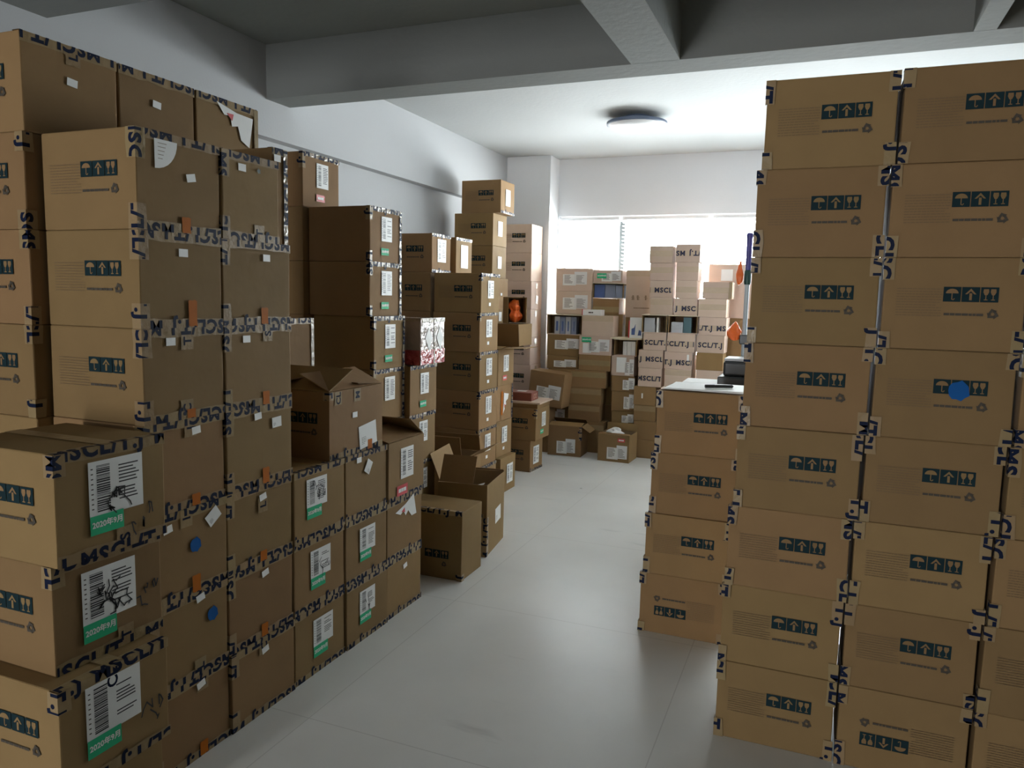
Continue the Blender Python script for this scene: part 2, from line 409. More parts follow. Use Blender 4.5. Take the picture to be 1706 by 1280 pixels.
def d_torn(mb):
    mb.poly([(-0.10, 0.055, 0), (-0.06, 0.02, 0), (-0.03, 0.025, 0), (-0.02, -0.01, 0), (0.01, 0.0, 0), (0.03, -0.045, 0), (0.075, -0.06, 0), (0.085, 0.05, 0), (0.0, 0.045, 0)], 'paper')
    mb.poly([(-0.05, 0.03, 0.0006), (-0.02, 0.01, 0.0006), (-0.015, 0.035, 0.0006)], 'red')
def d_patch(seed, w, h):     # two overlapping freight sheets as on the cartons at the back
    def fn(mb):
        r = random.Random(seed)
        mb.rect(-w/2, w*0.05, -h/2, h*0.32, 0, 'paper'); mb.rect(-w*0.02, w/2, -h*0.42, h/2, 0.0005, 'sheet')
        for cx in (-w*0.25, w*0.24):
            y = h*0.25
            while y > -h*0.35:
                mb.rect(cx-w*0.18, cx+w*0.18*r.uniform(0.1, 1), y-0.004, y, 0.001, 'dark'); y -= 0.011
    return fn

def decorate(p, d, items):
    """items are (kind, u, v, ...) on the end face that looks down the aisle, or on the long side for 'y' kinds"""
    for it in items:
        k, a = it[0], it[1:]
        if k == 'prints': prints(p, d, *a)
        elif k == 'tape': edge_tape(p, d, *a)
        elif k == 'slip': decal(p, d, 'paper_slip', 'slip', d_rect('slip', 0.036, 0.024), '+x', a[0], a[1], a[2] if len(a) > 2 else 0, EPS+0.0012)
        elif k == 'bigslip': decal(p, d, 'paper_slip', 'bigslip', d_envelope, '+x', a[0], a[1], a[2], EPS+0.0012, a[3] if len(a) > 3 else 0.6)
        elif k == 'orange':
            a = (a[0], max(a[1], a[2]/2/d[2]+.005), a[2])
            decal(p, d, 'orange_tag', 'otag%.3f' % a[2], d_rect('orange', 0.036, a[2], 0.12), '+x', a[0], a[1], 0, EPS+0.0014)
        elif k == 'blue': decal(p, d, 'blue_dot', 'bdot', d_blob('blue', 0.024, 0.026, 3), a[2] if len(a) > 2 else '+x', a[0], a[1], 0, EPS+0.0016, a[3] if len(a) > 3 else 1)
        elif k == 'tend':
            a = (a[0], min(max(a[1], .03/d[2]), 1-.03/d[2]))+a[2:]
            decal(p, d, 'tape_end', 'tend'+a[2], d_tapeend(a[2]), a[3] if len(a) > 3 else '+x', a[0], a[1], a[4] if len(a) > 4 else 0, EPS+0.0003)
        elif k == 'label':
            s = a[2] if len(a) > 2 else 1; seed = rnd.randint(0, 3)
            decal(p, d, 'shipping_label', 'label%d' % seed, d_label(seed), '+x', a[0], a[1], 0, EPS+0.0008, s)
        elif k == 'scrib':
            decal(p, d, 'shipping_label', 'scrib%d' % a[2], d_label(20+a[2], 0.165, 0.145, a[3]), '+x', a[0], a[1], 0, EPS+0.0008, a[4] if len(a) > 4 else 1)
        elif k == 'green': decal(p, d, 'date_sticker', 'green', d_sticker('green', '2020年9月'), '+x', a[0], a[1], 0, EPS+0.0018, a[2] if len(a) > 2 else 1)
        elif k == 'red': decal(p, d, 'date_sticker', 'red', d_sticker('red', ''), '+x', a[0], a[1], 0, EPS+0.0018, a[2] if len(a) > 2 else 1)
        elif k == 'write':
            def w_(mb, s=a[2]):
                r = random.Random(s); x = -0.04
                while x < 0.035:
                    pts = [(x, r.uniform(-0.02, 0.02))]
                    for q in range(4): pts.append((pts[-1][0]+r.uniform(-0.008, 0.016), max(-0.035, min(0.035, pts[-1][1]+r.uniform(-0.028, 0.028)))))
                    mb.ribbon(pts, 0.0042, 0, 'black'); x += 0.03
            decal(p, d, 'handwriting', 'write%d' % a[2], w_, '+x', a[0], a[1], 0.2, EPS+0.0004)
        elif k == 'quarter': decal(p, d, 'torn_paper', 'quarter', d_quarter, '+x', a[0], a[1], 0, EPS+0.001)
        elif k == 'torn': decal(p, d, 'torn_paper', 'torn', d_torn, '+x', a[0], a[1], a[2] if len(a) > 2 else 0, EPS+0.001, a[3] if len(a) > 3 else 1)
        elif k == 'patch': decal(p, d, 'freight_labels', 'patch%d%.2f%.2f' % (a[2], a[3], a[4]), d_patch(a[2], a[3], a[4]), '-y', a[0], a[1], a[5] if len(a) > 5 else 0, EPS+0.0006)
        elif k == 'ypaper': decal(p, d, 'paper_sheet', 'yp%.2f%.2f' % (a[2], a[3]), d_rect('slip', a[2], a[3]), '-y', a[0], a[1], 0, EPS+0.0006)
        elif k == 'ygreen': decal(p, d, 'date_sticker', 'green', d_sticker('green', '2020年9月'), '-y', a[0], a[1], 0, EPS+0.0018, a[2] if len(a) > 2 else 1)
        elif k == 'yred': decal(p, d, 'red_sticker', 'red', d_sticker('red', ''), '-y', a[0], a[1], 0, EPS+0.0018, a[2] if len(a) > 2 else 1)
        elif k == 'band':   # lettered tape right across the long side
            w, off, flip, txt = d[0], a[1], a[2], a[3]
            key = 'band%.2f%.2f%d%d' % (w, off, flip, bool(p.get('pale')))
            def b_(mb):
                mb.rect(-w/2+0.002, w/2-0.002, -0.027, 0.027, 0, 'tapepale' if txt or k == 'band' and p.get('pale') else 'tape')
                if txt:
                    V, F = letters(-w/2+0.006, w/2-0.006, 0.044, off, flip); mb.geo([(x, y, 0.0006) for x, y, _ in V], F, 'inkfar')
            decal(p, d, 'packing_tape', key+str(txt), b_, '-y', 0.5, a[0])
        elif k == 'seam': decal(p, d, 'packing_tape', 'seam%.2f' % d[0], d_rect('tape', d[0]-0.01, 0.05), 'top', 0.5, 0.5)
        elif k == 'shiny': edge_tape(p, d, a[0], a[1], a[2], 0.044, round(rnd.uniform(0, .3), 1), rnd.random() < .5, 'tapeshiny', True)
        elif k == 'toppaper':
            o = decal(p, d, 'paper_sheet', 'tp%.2f%.2f' % (a[2], a[3]), d_rect('slip', a[2], a[3]), 'top', a[0], a[1], a[4], EPS)
def carton(x0, x1, y0, y1, z0, z1, label, group, items=(), rz=0.0, card='card', name='cardboard_carton', var=None):
    d = (x1-x0, y1-y0, z1-z0-0.0012)
    e = empty(name, ((x0+x1)/2, (y0+y1)/2, z0), rz, label, 'carton', group)
    link('body', body_mesh(*d, rnd.randint(0, 3) if var is None else var, card), e)
    if card == 'cardpale': e['pale'] = 1
    decorate(e, d, items)
    if 'pale' in e: del e['pale']
    return e

def flap_mb(w, l, T, k='card', th=0.004):
    mb = MB(); mb.box(-w/2, w/2, 0, l, -th/2, th/2, k, T); return mb
def open_carton(x0, x1, y0, y1, z0, z1, label, group, flaps=(), items=(), rz=0.0, card='card', tilt=None, name='open_carton'):
    """walls and base with an open top; flaps: (side, angle in degrees, length, part of width, shift); 0 = shut, 90 = straight up, 180+ = folded out"""
    dx, dy, h = x1-x0, y1-y0, z1-z0-0.0012; t = 0.005
    e = empty(name, ((x0+x1)/2, (y0+y1)/2, z0), rz, label, 'carton', group)
    if tilt: e.rotation_euler = tilt
    mb = MB()
    mb.box(-dx/2, dx/2, -dy/2, -dy/2+t, 0, h, card); mb.box(-dx/2, dx/2, dy/2-t, dy/2, 0, h, card)
    mb.box(-dx/2, -dx/2+t, -dy/2+t, dy/2-t, 0, h, card); mb.box(dx/2-t, dx/2, -dy/2+t, dy/2-t, 0, h, card)
    mb.box(-dx/2+t, dx/2-t, -dy/2+t, dy/2-t, 0, t, card)
    mb.box(-dx/2+t, dx/2-t, -dy/2+t, -dy/2+t+0.001, t, h-0.004, 'cardin'); mb.box(-dx/2+t, dx/2-t, dy/2-t-0.001, dy/2-t, t, h-0.004, 'cardin')
    mb.box(-dx/2+t, -dx/2+t+0.001, -dy/2+t+0.001, dy/2-t-0.001, t, h-0.004, 'cardin'); mb.box(dx/2-t-0.001, dx/2-t, -dy/2+t+0.001, dy/2-t-0.001, t, h-0.004, 'cardin')
    link('body', mb.mesh('open_body'), e)
    for (s, ang, l, fr, sh) in flaps:
        w = (dx if s[1] == 'y' else dy)*fr-0.006; a = math.radians(ang)
        base = {'-y': Matrix.Translation((sh, -dy/2, h)), '+y': Matrix.Translation((sh, dy/2, h)) @ Matrix.Rotation(PI, 4, 'Z'),
                '+x': Matrix.Translation((dx/2, sh, h)) @ Matrix.Rotation(PI/2, 4, 'Z'), '-x': Matrix.Translation((-dx/2, sh, h)) @ Matrix.Rotation(-PI/2, 4, 'Z')}[s]
        T = base @ Matrix.Translation((0, 0.0025, 0.003)) @ Matrix.Rotation(a, 4, 'X')
        link('flap', flap_mb(w, l, T, card).mesh('flap'), e)
    decorate(e, (dx, dy, h), items); return e

# ------------------------------------------------------------------ the room
XL, XR, YB, YF, ZC = -3.28, 5.0, -6.0, 7.9, 3.03
def slab(name, *a, k='wall'):
    mb = MB(); mb.box(*a, k); return struct(name, mb)
slab('floor', XL-0.2, XR+0.2, YB-0.2, YF+0.35, -0.12, 0, k='floor')
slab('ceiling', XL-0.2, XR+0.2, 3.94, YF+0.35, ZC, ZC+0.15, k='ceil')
slab('ceiling', XL-0.2, XR+0.2, YB-0.2, 3.94, ZC, ZC+0.15, k='ceilgrey')  # near half, in the darkened copy of the ceiling paint
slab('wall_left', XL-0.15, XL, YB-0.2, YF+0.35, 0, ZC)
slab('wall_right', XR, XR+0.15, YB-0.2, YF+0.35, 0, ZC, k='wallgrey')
WX0, WX1, WZ0, WZ1 = -2.70, 0.95, 0.95, 2.432
mb = MB()      # far wall round the wide window
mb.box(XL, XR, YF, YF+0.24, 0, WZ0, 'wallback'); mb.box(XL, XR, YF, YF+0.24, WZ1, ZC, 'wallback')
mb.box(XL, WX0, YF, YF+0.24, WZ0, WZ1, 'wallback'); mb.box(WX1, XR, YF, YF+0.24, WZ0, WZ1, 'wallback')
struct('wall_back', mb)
slab('wall_right_far', 1.25, 1.40, 4.06, YF, 0, ZC-0.001, k='wallback')  # unseen white partition, added to bounce window light into the far room
RX0, RX1, RZ1 = -2.75, -1.95, 2.15
mb = MB()      # wall behind the photographer with its wide doorway
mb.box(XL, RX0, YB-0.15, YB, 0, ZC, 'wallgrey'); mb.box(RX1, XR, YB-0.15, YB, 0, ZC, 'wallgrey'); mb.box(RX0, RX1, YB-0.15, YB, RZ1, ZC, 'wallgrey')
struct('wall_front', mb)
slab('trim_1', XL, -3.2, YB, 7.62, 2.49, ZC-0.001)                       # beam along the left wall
mb = MB(); mb.box(-3.2, XR, 3.83, 4.05, 2.712, ZC-0.001, 'beamgrey'); mb.m[4] = mb.mi('wallback'); struct('trim_2', mb)   # cross beam; its unseen window side is whitened to bounce light back
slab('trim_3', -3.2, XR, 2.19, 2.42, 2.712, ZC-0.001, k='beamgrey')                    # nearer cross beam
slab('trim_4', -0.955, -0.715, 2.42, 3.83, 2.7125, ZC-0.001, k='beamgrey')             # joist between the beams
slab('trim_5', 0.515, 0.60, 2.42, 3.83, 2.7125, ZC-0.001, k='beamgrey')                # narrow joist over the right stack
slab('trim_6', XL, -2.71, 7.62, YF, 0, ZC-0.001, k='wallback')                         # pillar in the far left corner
# window, three lights with a frame and panes
mb = MB(); fy0, fy1 = YF+0.14, YF+0.19; WN = struct
xs = [WX0+0.02, -2.03, -1.1, -0.05, WX1-0.02]
mb.box(WX0, WX1, fy0, fy1, WZ0, WZ0+0.05, 'frame'); mb.box(WX0, WX1, fy0, fy1, WZ1-0.05, WZ1, 'frame')
for x in xs: mb.box(x-0.03, x+0.03, fy0, fy1, WZ0+0.05, WZ1-0.05, 'alu' if x == -2.03 else 'frame')
win = struct('window_1', mb)
for a, b in zip(xs, xs[1:]):
    g = MB(); g.box(a+0.03, b-0.03, fy0+0.02, fy0+0.026, WZ0+0.05, WZ1-0.05, 'glass'); link('pane', g.mesh('pane'), win)
sill = MB(); sill.box(WX0, WX1, YF-0.005, YF+0.14, WZ0, WZ0+0.02, 'frame'); link('window_sill', sill.mesh('window_sill'), win)
# venetian blinds in the window recess
for (a, b, lab) in ((-2.69, -2.045, 'white venetian blind over the leftmost window light, beside the far pillar'),
                    (-2.015, -1.12, 'white venetian blind over the window light behind the tall pale carton towers'),
                    (-1.08, -0.07, 'white venetian blind with visible slats beside the tall right-hand stack'),
                    (-0.03, 0.93, 'white venetian blind hidden behind the tall right-hand stack')):
    e = empty('venetian_blind', ((a+b)/2, YF+0.07, WZ0+0.025), 0, lab, 'blind', 'venetian blinds in the far window')
    w = (b-a)/2; top = WZ1-WZ0-0.03
    m1 = MB(); m1.box(-w, w, -0.02, 0.02, top-0.035, top, 'frame'); link('headrail', m1.mesh('headrail'), e)
    m2 = MB(); z = 0.06
    T0 = Matrix.Rotation(math.radians(-14), 4, 'X')
    while z < top-0.05:
        m2.box(-w+0.004, w-0.004, -0.021, 0.021, -0.0006, 0.0006, 'slat', Matrix.Translation((0, 0, z)) @ T0); z += 0.038
    link('slats', m2.mesh('slats'), e)
    m3 = MB(); m3.box(-w, w, -0.014, 0.014, 0.004, 0.024, 'frame'); link('bottom_rail', m3.mesh('bottom_rail'), e)
    for s in (-0.6, 0.6):
        m4 = MB(); m4.box(w*s-0.0015, w*s+0.0015, -0.0235, -0.022, 0.02, top-0.03, 'frame'); link('ladder_cord', m4.mesh('ladder_cord'), e)
# round ceiling light
e = empty('ceiling_light', (-1.49, 6.24, ZC), 0, 'round flat white ceiling light with dark rim, off, before the window', 'ceiling light')
mb = MB(); mb.lathe([(0.10, -0.045), (0.10, 0.0)], 'lampr', 32); link('mount', mb.mesh('mount'), e)
mb = MB(); mb.lathe([(0.235, -0.072), (0.243, -0.066), (0.243, -0.048), (0.235, -0.044)], 'lampr', 48); smooth(link('rim', mb.mesh('rim'), e))
mb = MB(); mb.lathe([(0.0, -0.112), (0.08, -0.109), (0.16, -0.099), (0.205, -0.087), (0.232, -0.0725)], 'lampw', 48); smooth(link('diffuser', mb.mesh('diffuser'), e), 60)

# ------------------------------------------------------------------ left block of cartons
H = 0.287; G = 0.004
ORD = ['', 'lowest', 'second from floor', 'third from floor', 'fourth from floor', 'fifth from floor', 'sixth from floor', 'seventh from floor', 'eighth from floor', 'ninth from floor']
def jit(s=0.004): return rnd.uniform(-s, s)
def std_end(v, corner=True):   # tape on the aisle end of a near carton
    o = rnd.uniform(0, 0.3)
    L = [('tape', 'top+x', 0, 1, 0.056, o, True), ('tape', 'bot+x', 0, 1, 0.056, o*0.7+0.05, True)]
    if corner:
        L += [('tape', 'right', 0.0, 0.30, 0.07, o+0.1), ('tape', 'right', 0.74, 1.0, 0.07, o+0.2)]
    return L
def std_y(): return [('prints',)]

def lg(u, v, s, g=1.0): return ('green', u+(-.0825*s+.05*g)/.335, v-(.0725*s+.025*g-.003)/H, g)
# nearest stack at the left edge, four high, with big labels
grp = 'labelled cartons in the nearest left stack'
A = [(-1.745, 1.255, 'lowest carton of the nearest left stack, mostly below the picture edge', []),
     (-1.655, 1.20, 'near left carton jutting out low, clean white label over green date sticker',
      [('scrib', 0.46, 0.66, 0, 0), lg(.46, .66, 1), ('write', 0.83, 0.36, 5), ('tend', 0.45, 0.95, 'CL')]),
     (-1.725, 1.25, 'near left carton, scribbled label whose writing runs off it, second from the top',
      [('scrib', 0.48, 0.60, 1, 9), lg(.48, .60, 1), ('write', 0.86, 0.40, 6), ('tend', 0.62, 0.06, 'T')]),
     (-1.695, 1.245, 'carton with bare lid atop the nearest left stack, its label marked in ink',
      [('scrib', 0.52, 0.62, 2, 5), lg(.52, .62, 1), ('write', 0.80, 0.24, 7), ('tend', 0.58, 0.05, 'S')])]
for i, (x, y, lab, it) in enumerate(A):
    o = 0.1*i
    carton(x-0.39, x, y, y+0.335, i*H, (i+1)*H, lab, grp,
           std_y()+it+[('tape', 'top+x', 0, 1, 0.056, o, i == 2), ('tape', 'bot+x', 0, 1, 0.06, o+0.07, i == 1), ('tape', 'right', 0.0, 0.2, 0.07, o), ('seam',)])

# two flush columns of the big left block, seven high
B1 = {7: [('slip', .62, .60, .2), ('quarter', .20, .93), ('orange', .55, .05, .05)],
      6: [('slip', .50, .80), ('orange', .60, .13, .085)],
      5: [('slip', .32, .86), ('tend', .52, .86, 'T'), ('orange', .55, .05, .03), ('tend', .5, .12, 'C')],
      4: [('slip', .62, .86, .1), ('tend', .55, .95, 'J'), ('orange', .6, .06, .04)],
      3: [('slip', .22, .84, .15), ('bigslip', .80, .82, .6, .5), ('blue', .56, .56), ('orange', .56, .08, .06), ('tend', .45, .95, 'I')],
      2: [('slip', .62, .92, .2), ('blue', .78, .66), ('tend', .6, .05, 'L')],
      1: [('slip', .6, .88, .25), ('tend', .62, .95, 'M'), ('orange', .62, .06, .05)]}
B1L = {7: 'carton with torn quarter-round paper and white slip, top of the front left column',
       6: 'carton with long orange tag on its aisle end, second from top, front left column',
       5: 'carton with slip and tape letter T, third from top, front left column',
       4: 'carton level with the nearest stack’s lid, fourth from top in the front left column',
       3: 'carton with blue dot and tilted white card, behind the nearest labelled stack',
       2: 'carton with blue dot and single slip, second from floor, behind the nearest labelled stack',
       1: 'floor carton behind the nearest labelled stack, slip near its top edge'}
B2 = {7: [('slip', .33, .84), ('tend', .62, .08, 'T')], 6: [('slip', .62, .82), ('orange', .58, .10, .06)],
      5: [('slip', .30, .84), ('tend', .62, .90, 'S'), ('orange', .58, .07, .05)],
      4: [('slip', .45, .88, .1), ('bigslip', .74, .76, .05, .42), ('orange', .56, .06, .06)],
      3: [('slip', .52, .84, .2), ('tend', .52, .74, 'L'), ('orange', .52, .07, .04)],
      2: [('slip', .54, .84, .2), ('orange', .52, .06, .05)], 1: [('slip', .5, .84, .2), ('tend', .48, .93, 'C')]}
B2L = {7: 'carton with small green star mark beside its slip, top of the second left column',
       6: 'carton with slip and orange tag, second from top of the second left column',
       5: 'carton with slip left of a tape letter, third from top of the second left column',
       4: 'carton with slip and printed card, just left of the open-lid carton',
       3: 'carton left of the scribbled label carton, third from floor, second left column',
       2: 'carton second from the floor in the second column of the left block',
       1: 'carton on the floor in the second column of the left block, by the aisle'}
for r in range(1, 8):
    x = -1.83+jit(); y = 1.635+jit(0.003)
    carton(x-0.385, x, y, y+0.326, (r-1)*H, r*H, B1L[r], 'front left column by the aisle', std_y()+std_end(r)+B1[r])
    x = -1.83+jit(); y0 = 1.967; y1 = 2.308 if r < 7 else 2.245
    c = carton(x-0.385, x, y0, y1, (r-1)*H, r*H, B2L[r], 'second left column by the aisle', std_end(r)+B2[r])
    if r == 7:
        decal(c, (0.385, y1-y0, H-0.0012), 'green_star', 'star', lambda mb: mb.poly([(0.012*(1 if k % 2 else 0.45)*math.cos(PI*k/5), 0.012*(1 if k % 2 else 0.45)*math.sin(PI*k/5), 0) for k in range(10)], 'darkgreen'), '+x', .62, .84, 0, 0.003)
carton(-2.16, -1.86, 2.25, 2.33, 6*H, 6*H+0.345, 'thin upright carton with shiny tape behind the top of the second left column', None,
       [('shiny', 'far', 0, 1), ('tape', 'top+x', 0, 1, 0.05, 0.1, True), ('slip', .35, .9)])
# second row of columns, against the wall side
T8 = [(1.585, [('slip', .50, .62, -.1), ('tend', .52, .92, 'L')], 'carton with one white slip, highest at the far left, foremost of three along the top'),
      (1.925, [('slip', .47, .66, -.1)], 'carton with slip near its middle, middle one of three along the left top'),
      (2.265, [('torn', .62, .70, -.1, 1.1), ('tape', 'far', 0, 1, 0.05, 0, False, 'tape', False)], 'carton with big torn white label, rearmost of three along the left top')]
for i, (y, it, lab) in enumerate(T8):
    for r in range(1, 9):
        vis = r == 8 or (i == 0 and r > 4)
        x = -2.222+jit(0.003)
        if r == 8: L_, its = lab, (std_y() if i == 0 else [])+[('tape', 'top+x', 0, 1, 0.06, 0.1*i, True)]+it
        elif vis: L_, its = 'carton at the left picture edge, %s in the leftmost column' % ORD[r], std_y()+[('tape', 'right', 0, .2, .07, .1*r), ('tape', 'right', .8, 1, .07, .1*r+.1)]
        else: L_, its = 'plain brown carton hidden inside the left block, carrying the top row', []
        carton(x-0.385, x, y+0.002, y+0.333, (r-1)*H, r*H, L_, 'leftmost column at the picture edge' if vis and r < 8 else ('top row of the left block' if r == 8 else 'hidden inner cartons of the left block'), its)
for r in range(1, 6):
    L_ = 'carton whose end shows in the dark gap left of the open-lid carton' if r == 5 else 'plain brown carton hidden in the gap behind the second left column'
    carton(-2.58, -2.2+jit(0.003), 2.61, 2.94, (r-1)*H, r*H, L_, 'gap column in the left block',
           [('tape', 'top+x', 0, 1, 0.056, .1, True), ('slip', .12, .68), ('tape', 'far', 0, 1, .04, 0, False, 'tapeshiny', False)] if r == 5 else [])

# three low columns along the aisle
low = [(2.316, {3: [('scrib', .42, .66, 3, 6, .8), lg(.42, .66, .8, .95)], 2: [('scrib', .50, .62, 4, 3, .8), lg(.50, .62, .8, .95)], 1: [('scrib', .54, .60, 5, 0, .8), lg(.54, .60, .8, .95)]}),
       (2.658, {3: [('slip', .30, .90), ('bigslip', .52, .75, 1.0, .5)], 2: [('scrib', .50, .62, 6, 0, .75), lg(.50, .62, .75, .9)], 1: [('scrib', .48, .62, 7, 4, .75), lg(.48, .62, .75, .9)]}),
       (2.998, {3: [('label', .50, .60, 1.15), ('red', .36, .15, 1.0)], 2: [('torn', .55, .72, .35, 1.0)], 1: [('slip', .50, .78, .2)]})]
lowL = [['', 'carton on the floor with unscribbled label, first of the low columns along the aisle', 'middle carton with inked label, first of the low columns along the aisle', 'carton with heavily scribbled label beside the dark open-lid carton’s foot'],
        ['', 'carton on the floor with blue scribble on its label, second low column', 'middle carton with plain label and green sticker, second low column', 'carton with tilted white card directly under the dark open-lid carton'],
        ['', 'carton on the floor with only a tiny slip, end of the left block', 'carton with torn slanting white paper, under the red sticker carton', 'open-topped carton with label and red sticker at the end of the left block']]
for i, (y, rows) in enumerate(low):
    for r in (1, 2, 3):
        x = -1.83+jit(); it = [('tape', 'top+x', 0, 1, 0.05, .1*i+.07*r, True), ('tape', 'bot+x', 0, 1, 0.05, .1*r, True)]+rows[r]
        if i == 2 and r == 3:
            open_carton(x-0.365, x, y, y+0.336, 2*H, 3*H, lowL[i][r], 'low columns by the aisle', [('+x', 14, .17, 1, 0), ('-x', 20, .17, 1, 0), ('+y', 35, .15, 1, 0)], rows[r]+[('tape', 'bot+x', 0, 1, 0.05, .1, True)])
        else: carton(x-0.365, x, y, y+0.334, (r-1)*H, r*H, lowL[i][r], 'low columns by the aisle', it)
# open-lid carton on the low columns
open_carton(-2.195, -1.845, 2.565, 2.97, 3*H, 4*H, 'dark open-lid carton with blank white sheet, resting on the low columns', None,
            [('-y', 25, .19, 1, 0), ('+x', 24, .16, 1, 0), ('-x', 15, .16, 1, 0), ('+y', 5, .19, 1, 0)],
            std_y()+[('slip', .45, .60), ('bigslip', .70, .24, .12, 1.15), ('orange', .74, .08, .045), ('tape', 'right', 0, .12, .06, .1), ('tape', 'bot+x', 0, 1, .05, .1, True)]+
            [('tend', .15, .93, 'CL'), ('tend', .5, .95, 'M')])

# ------------------------------------------------------------------ dark columns behind the low ones
def lab_items(sticker, s=1.0, shiny=True, u=.52, v=.62):
    it = [('label', u, v, s)]
    if sticker: it.append((sticker, .46, .20, .75))
    it += [('shiny' if shiny else 'tape', 'top+x', 0, 1)] if shiny else [('tape', 'top+x', 0, 1, .045, .1, True)]
    return it
for r in range(1, 8):
    x = -2.2+(0.02 if r <= 5 else 0)+jit(0.006); y = 3.415+(0.015 if r <= 5 else 0)
    st = 'green' if r >= 5 else None
    L_ = {7: 'topmost carton of the dark tall column behind the open-lid carton', 6: 'second carton down in the dark tall column, green sticker on its end',
          5: 'third carton down in the dark tall column, green sticker, beside plastic-wrapped carton', 4: 'carton peeking out right of the open lid, label partly covered'}.get(r, 'plain carton low in the dark tall column, behind the low columns')
    carton(x-0.385, x, y, y+0.315, (r-1)*H, r*H, L_, 'dark tall column', lab_items(st)+[('tape', 'right', 0, .25, .05, .1*r), ('tape', 'right', .8, 1, .05, .1), ('shiny', 'far', 0, 1)])
for r in range(1, 9):
    L_ = 'single carton with red sticker raised above the dark tall column' if r == 8 else 'plain carton in the shadow behind the dark tall column'
    carton(-2.965, -2.59, 3.375, 3.705, (r-1)*H, r*H, L_, 'column behind the dark tall column', lab_items('red')+[('tape', 'right', 0, .3, .05, .1)] if r == 8 else [])
for r in range(1, 5):
    L_ = {4: 'carton with green sticker directly under the plastic-wrapped carton', 3: 'carton with half-covered label below the green sticker carton'}.get(r, 'plain carton low behind the end of the left block')
    x = -2.15+jit(); carton(x-0.385, x, 3.755, 4.075, (r-1)*H, r*H, L_, 'column under the plastic-wrapped carton', lab_items('green' if r == 4 else None, .95))
# plastic-wrapped carton
e = empty('wrapped_carton', (-2.27, 3.97, 4*H), 0.0, 'carton in glossy clear wrap with red lower band and white diamond papers', 'carton')
dd = (0.30, 0.30, 0.272)
mb = MB(); mb.box(-.15, .15, -.15, .15, 0, .27, 'wrap'); o = link('body', mb.mesh('wrapped_body'), e)
bv = o.modifiers.new('edge', 'BEVEL'); bv.width = 0.008; bv.segments = 2
decal(e, dd, 'red_band', 'rband', d_rect('wrapred', .296, .085), '+x', .5, .17, 0, .002)
decal(e, dd, 'red_band', 'rband', d_rect('wrapred', .296, .085), '-y', .5, .17, 0, .002)
for u in (.32, .78): decal(e, dd, 'diamond_paper', 'diam', lambda mb: mb.poly([(0, -.075, 0), (.042, .0, 0), (.008, .07, 0), (-.042, .01, 0)], 'paper'), '+x', u, .56, .1, .003)
decal(e, dd, 'clear_tape', 'ctape', d_rect('tapeshiny', .012, .27), '+x', .55, .5, 0, .0035)
edge_tape(e, dd, 'top+x', 0, 1, .05, 0, False, 'tapeshiny', False, name='clear_tape'); edge_tape(e, dd, 'top-y', 0, 1, .04, 0, False, 'tapeshiny', False, name='clear_tape')

# tall dark-fronted stack in the middle of the left side
EL = {6: 'top carton of the big dark-fronted stack, label on its lit end', 5: 'second carton down of the big dark-fronted stack', 4: 'third carton down of the big dark-fronted stack',
      3: 'fourth carton down of the big dark-fronted stack', 2: 'fifth carton down of the big dark-fronted stack', 1: 'lowest carton of the big dark-fronted stack, behind the open cartons'}
for r in range(1, 7):
    x = -2.285+jit(0.008); y = 5.0+jit(0.006)
    carton(x-0.385, x, y, y+0.335, (r-1)*H, r*H, EL[r], 'big dark-fronted stack', std_y()+[('label', .5, .60, 1.0), ('slip', .45, .22), ('shiny', 'top+x', 0, 1), ('tape', 'right', .0, .2, .05, .1*r)])
    x = -2.30+jit(0.006)
    if r <= 3:
        it = {1: [('label', .6, .5, 1.2)], 2: [('label', .5, .6, 1.0), ('slip', .45, .22)], 3: [('orange', .3, .5, .2), ('torn', .55, .5, 1.5, .9), ('shiny', 'far', 0, 1)]}[r]
        L_ = {1: 'low carton jutting right at the foot of the second stack', 2: 'carton with label second from floor beside the dark-fronted stack’s lit ends', 3: 'reddish-brown carton with peeling orange tape and glossy wrap'}[r]
        if r == 1: x += 0.035
        carton(x-0.385, x, 5.385, 5.70, (r-1)*H, r*H, L_, 'second stack beside the dark-fronted one', it, card='card')
    if r == 4:
        open_carton(x-0.385, x, 5.385, 5.705, 3*H, 4*H, 'open carton with red sticker, one flap upright and one spread flat', 'second stack beside the dark-fronted one',
                    [('+y', 82, .19, .95, 0.06), ('+x', 176, .21, 1, 0), ('-y', 5, .15, 1, 0), ('-x', 60, .15, 1, 0)], [('label', .5, .6, 1.0), ('red', .42, .20, .8)])
for y, nm in ((5.0, 'left'), (5.365, 'right')):
    for r in range(1, 8):
        L_ = 'bright-ended carton on the dark-fronted stack’s wall side, %s of two' % nm if r == 7 else 'plain carton on the wall side of the dark-fronted stack'
        x = -2.695+jit(0.004) if r < 7 else -2.685+(0.01 if nm == 'right' else 0)
        it = std_y()+([('label', .5, .58, 1.3), ('shiny', 'bot+x', 0, 1), ('shiny', 'top+x', 0, 1)] if r == 7 else []) if y == 5.0 else ([('bigslip', .5, .5, 1.57, 1.5), ('shiny', 'top+x', 0, 1)] if r == 7 else [])
        carton(x-0.385, x, y, y+0.33 if r < 7 else y+0.305, (r-1)*H, r*H, L_, 'wall-side columns behind the dark-fronted stack', it, rz=0.03 if (r == 7 and nm == 'right') else 0)
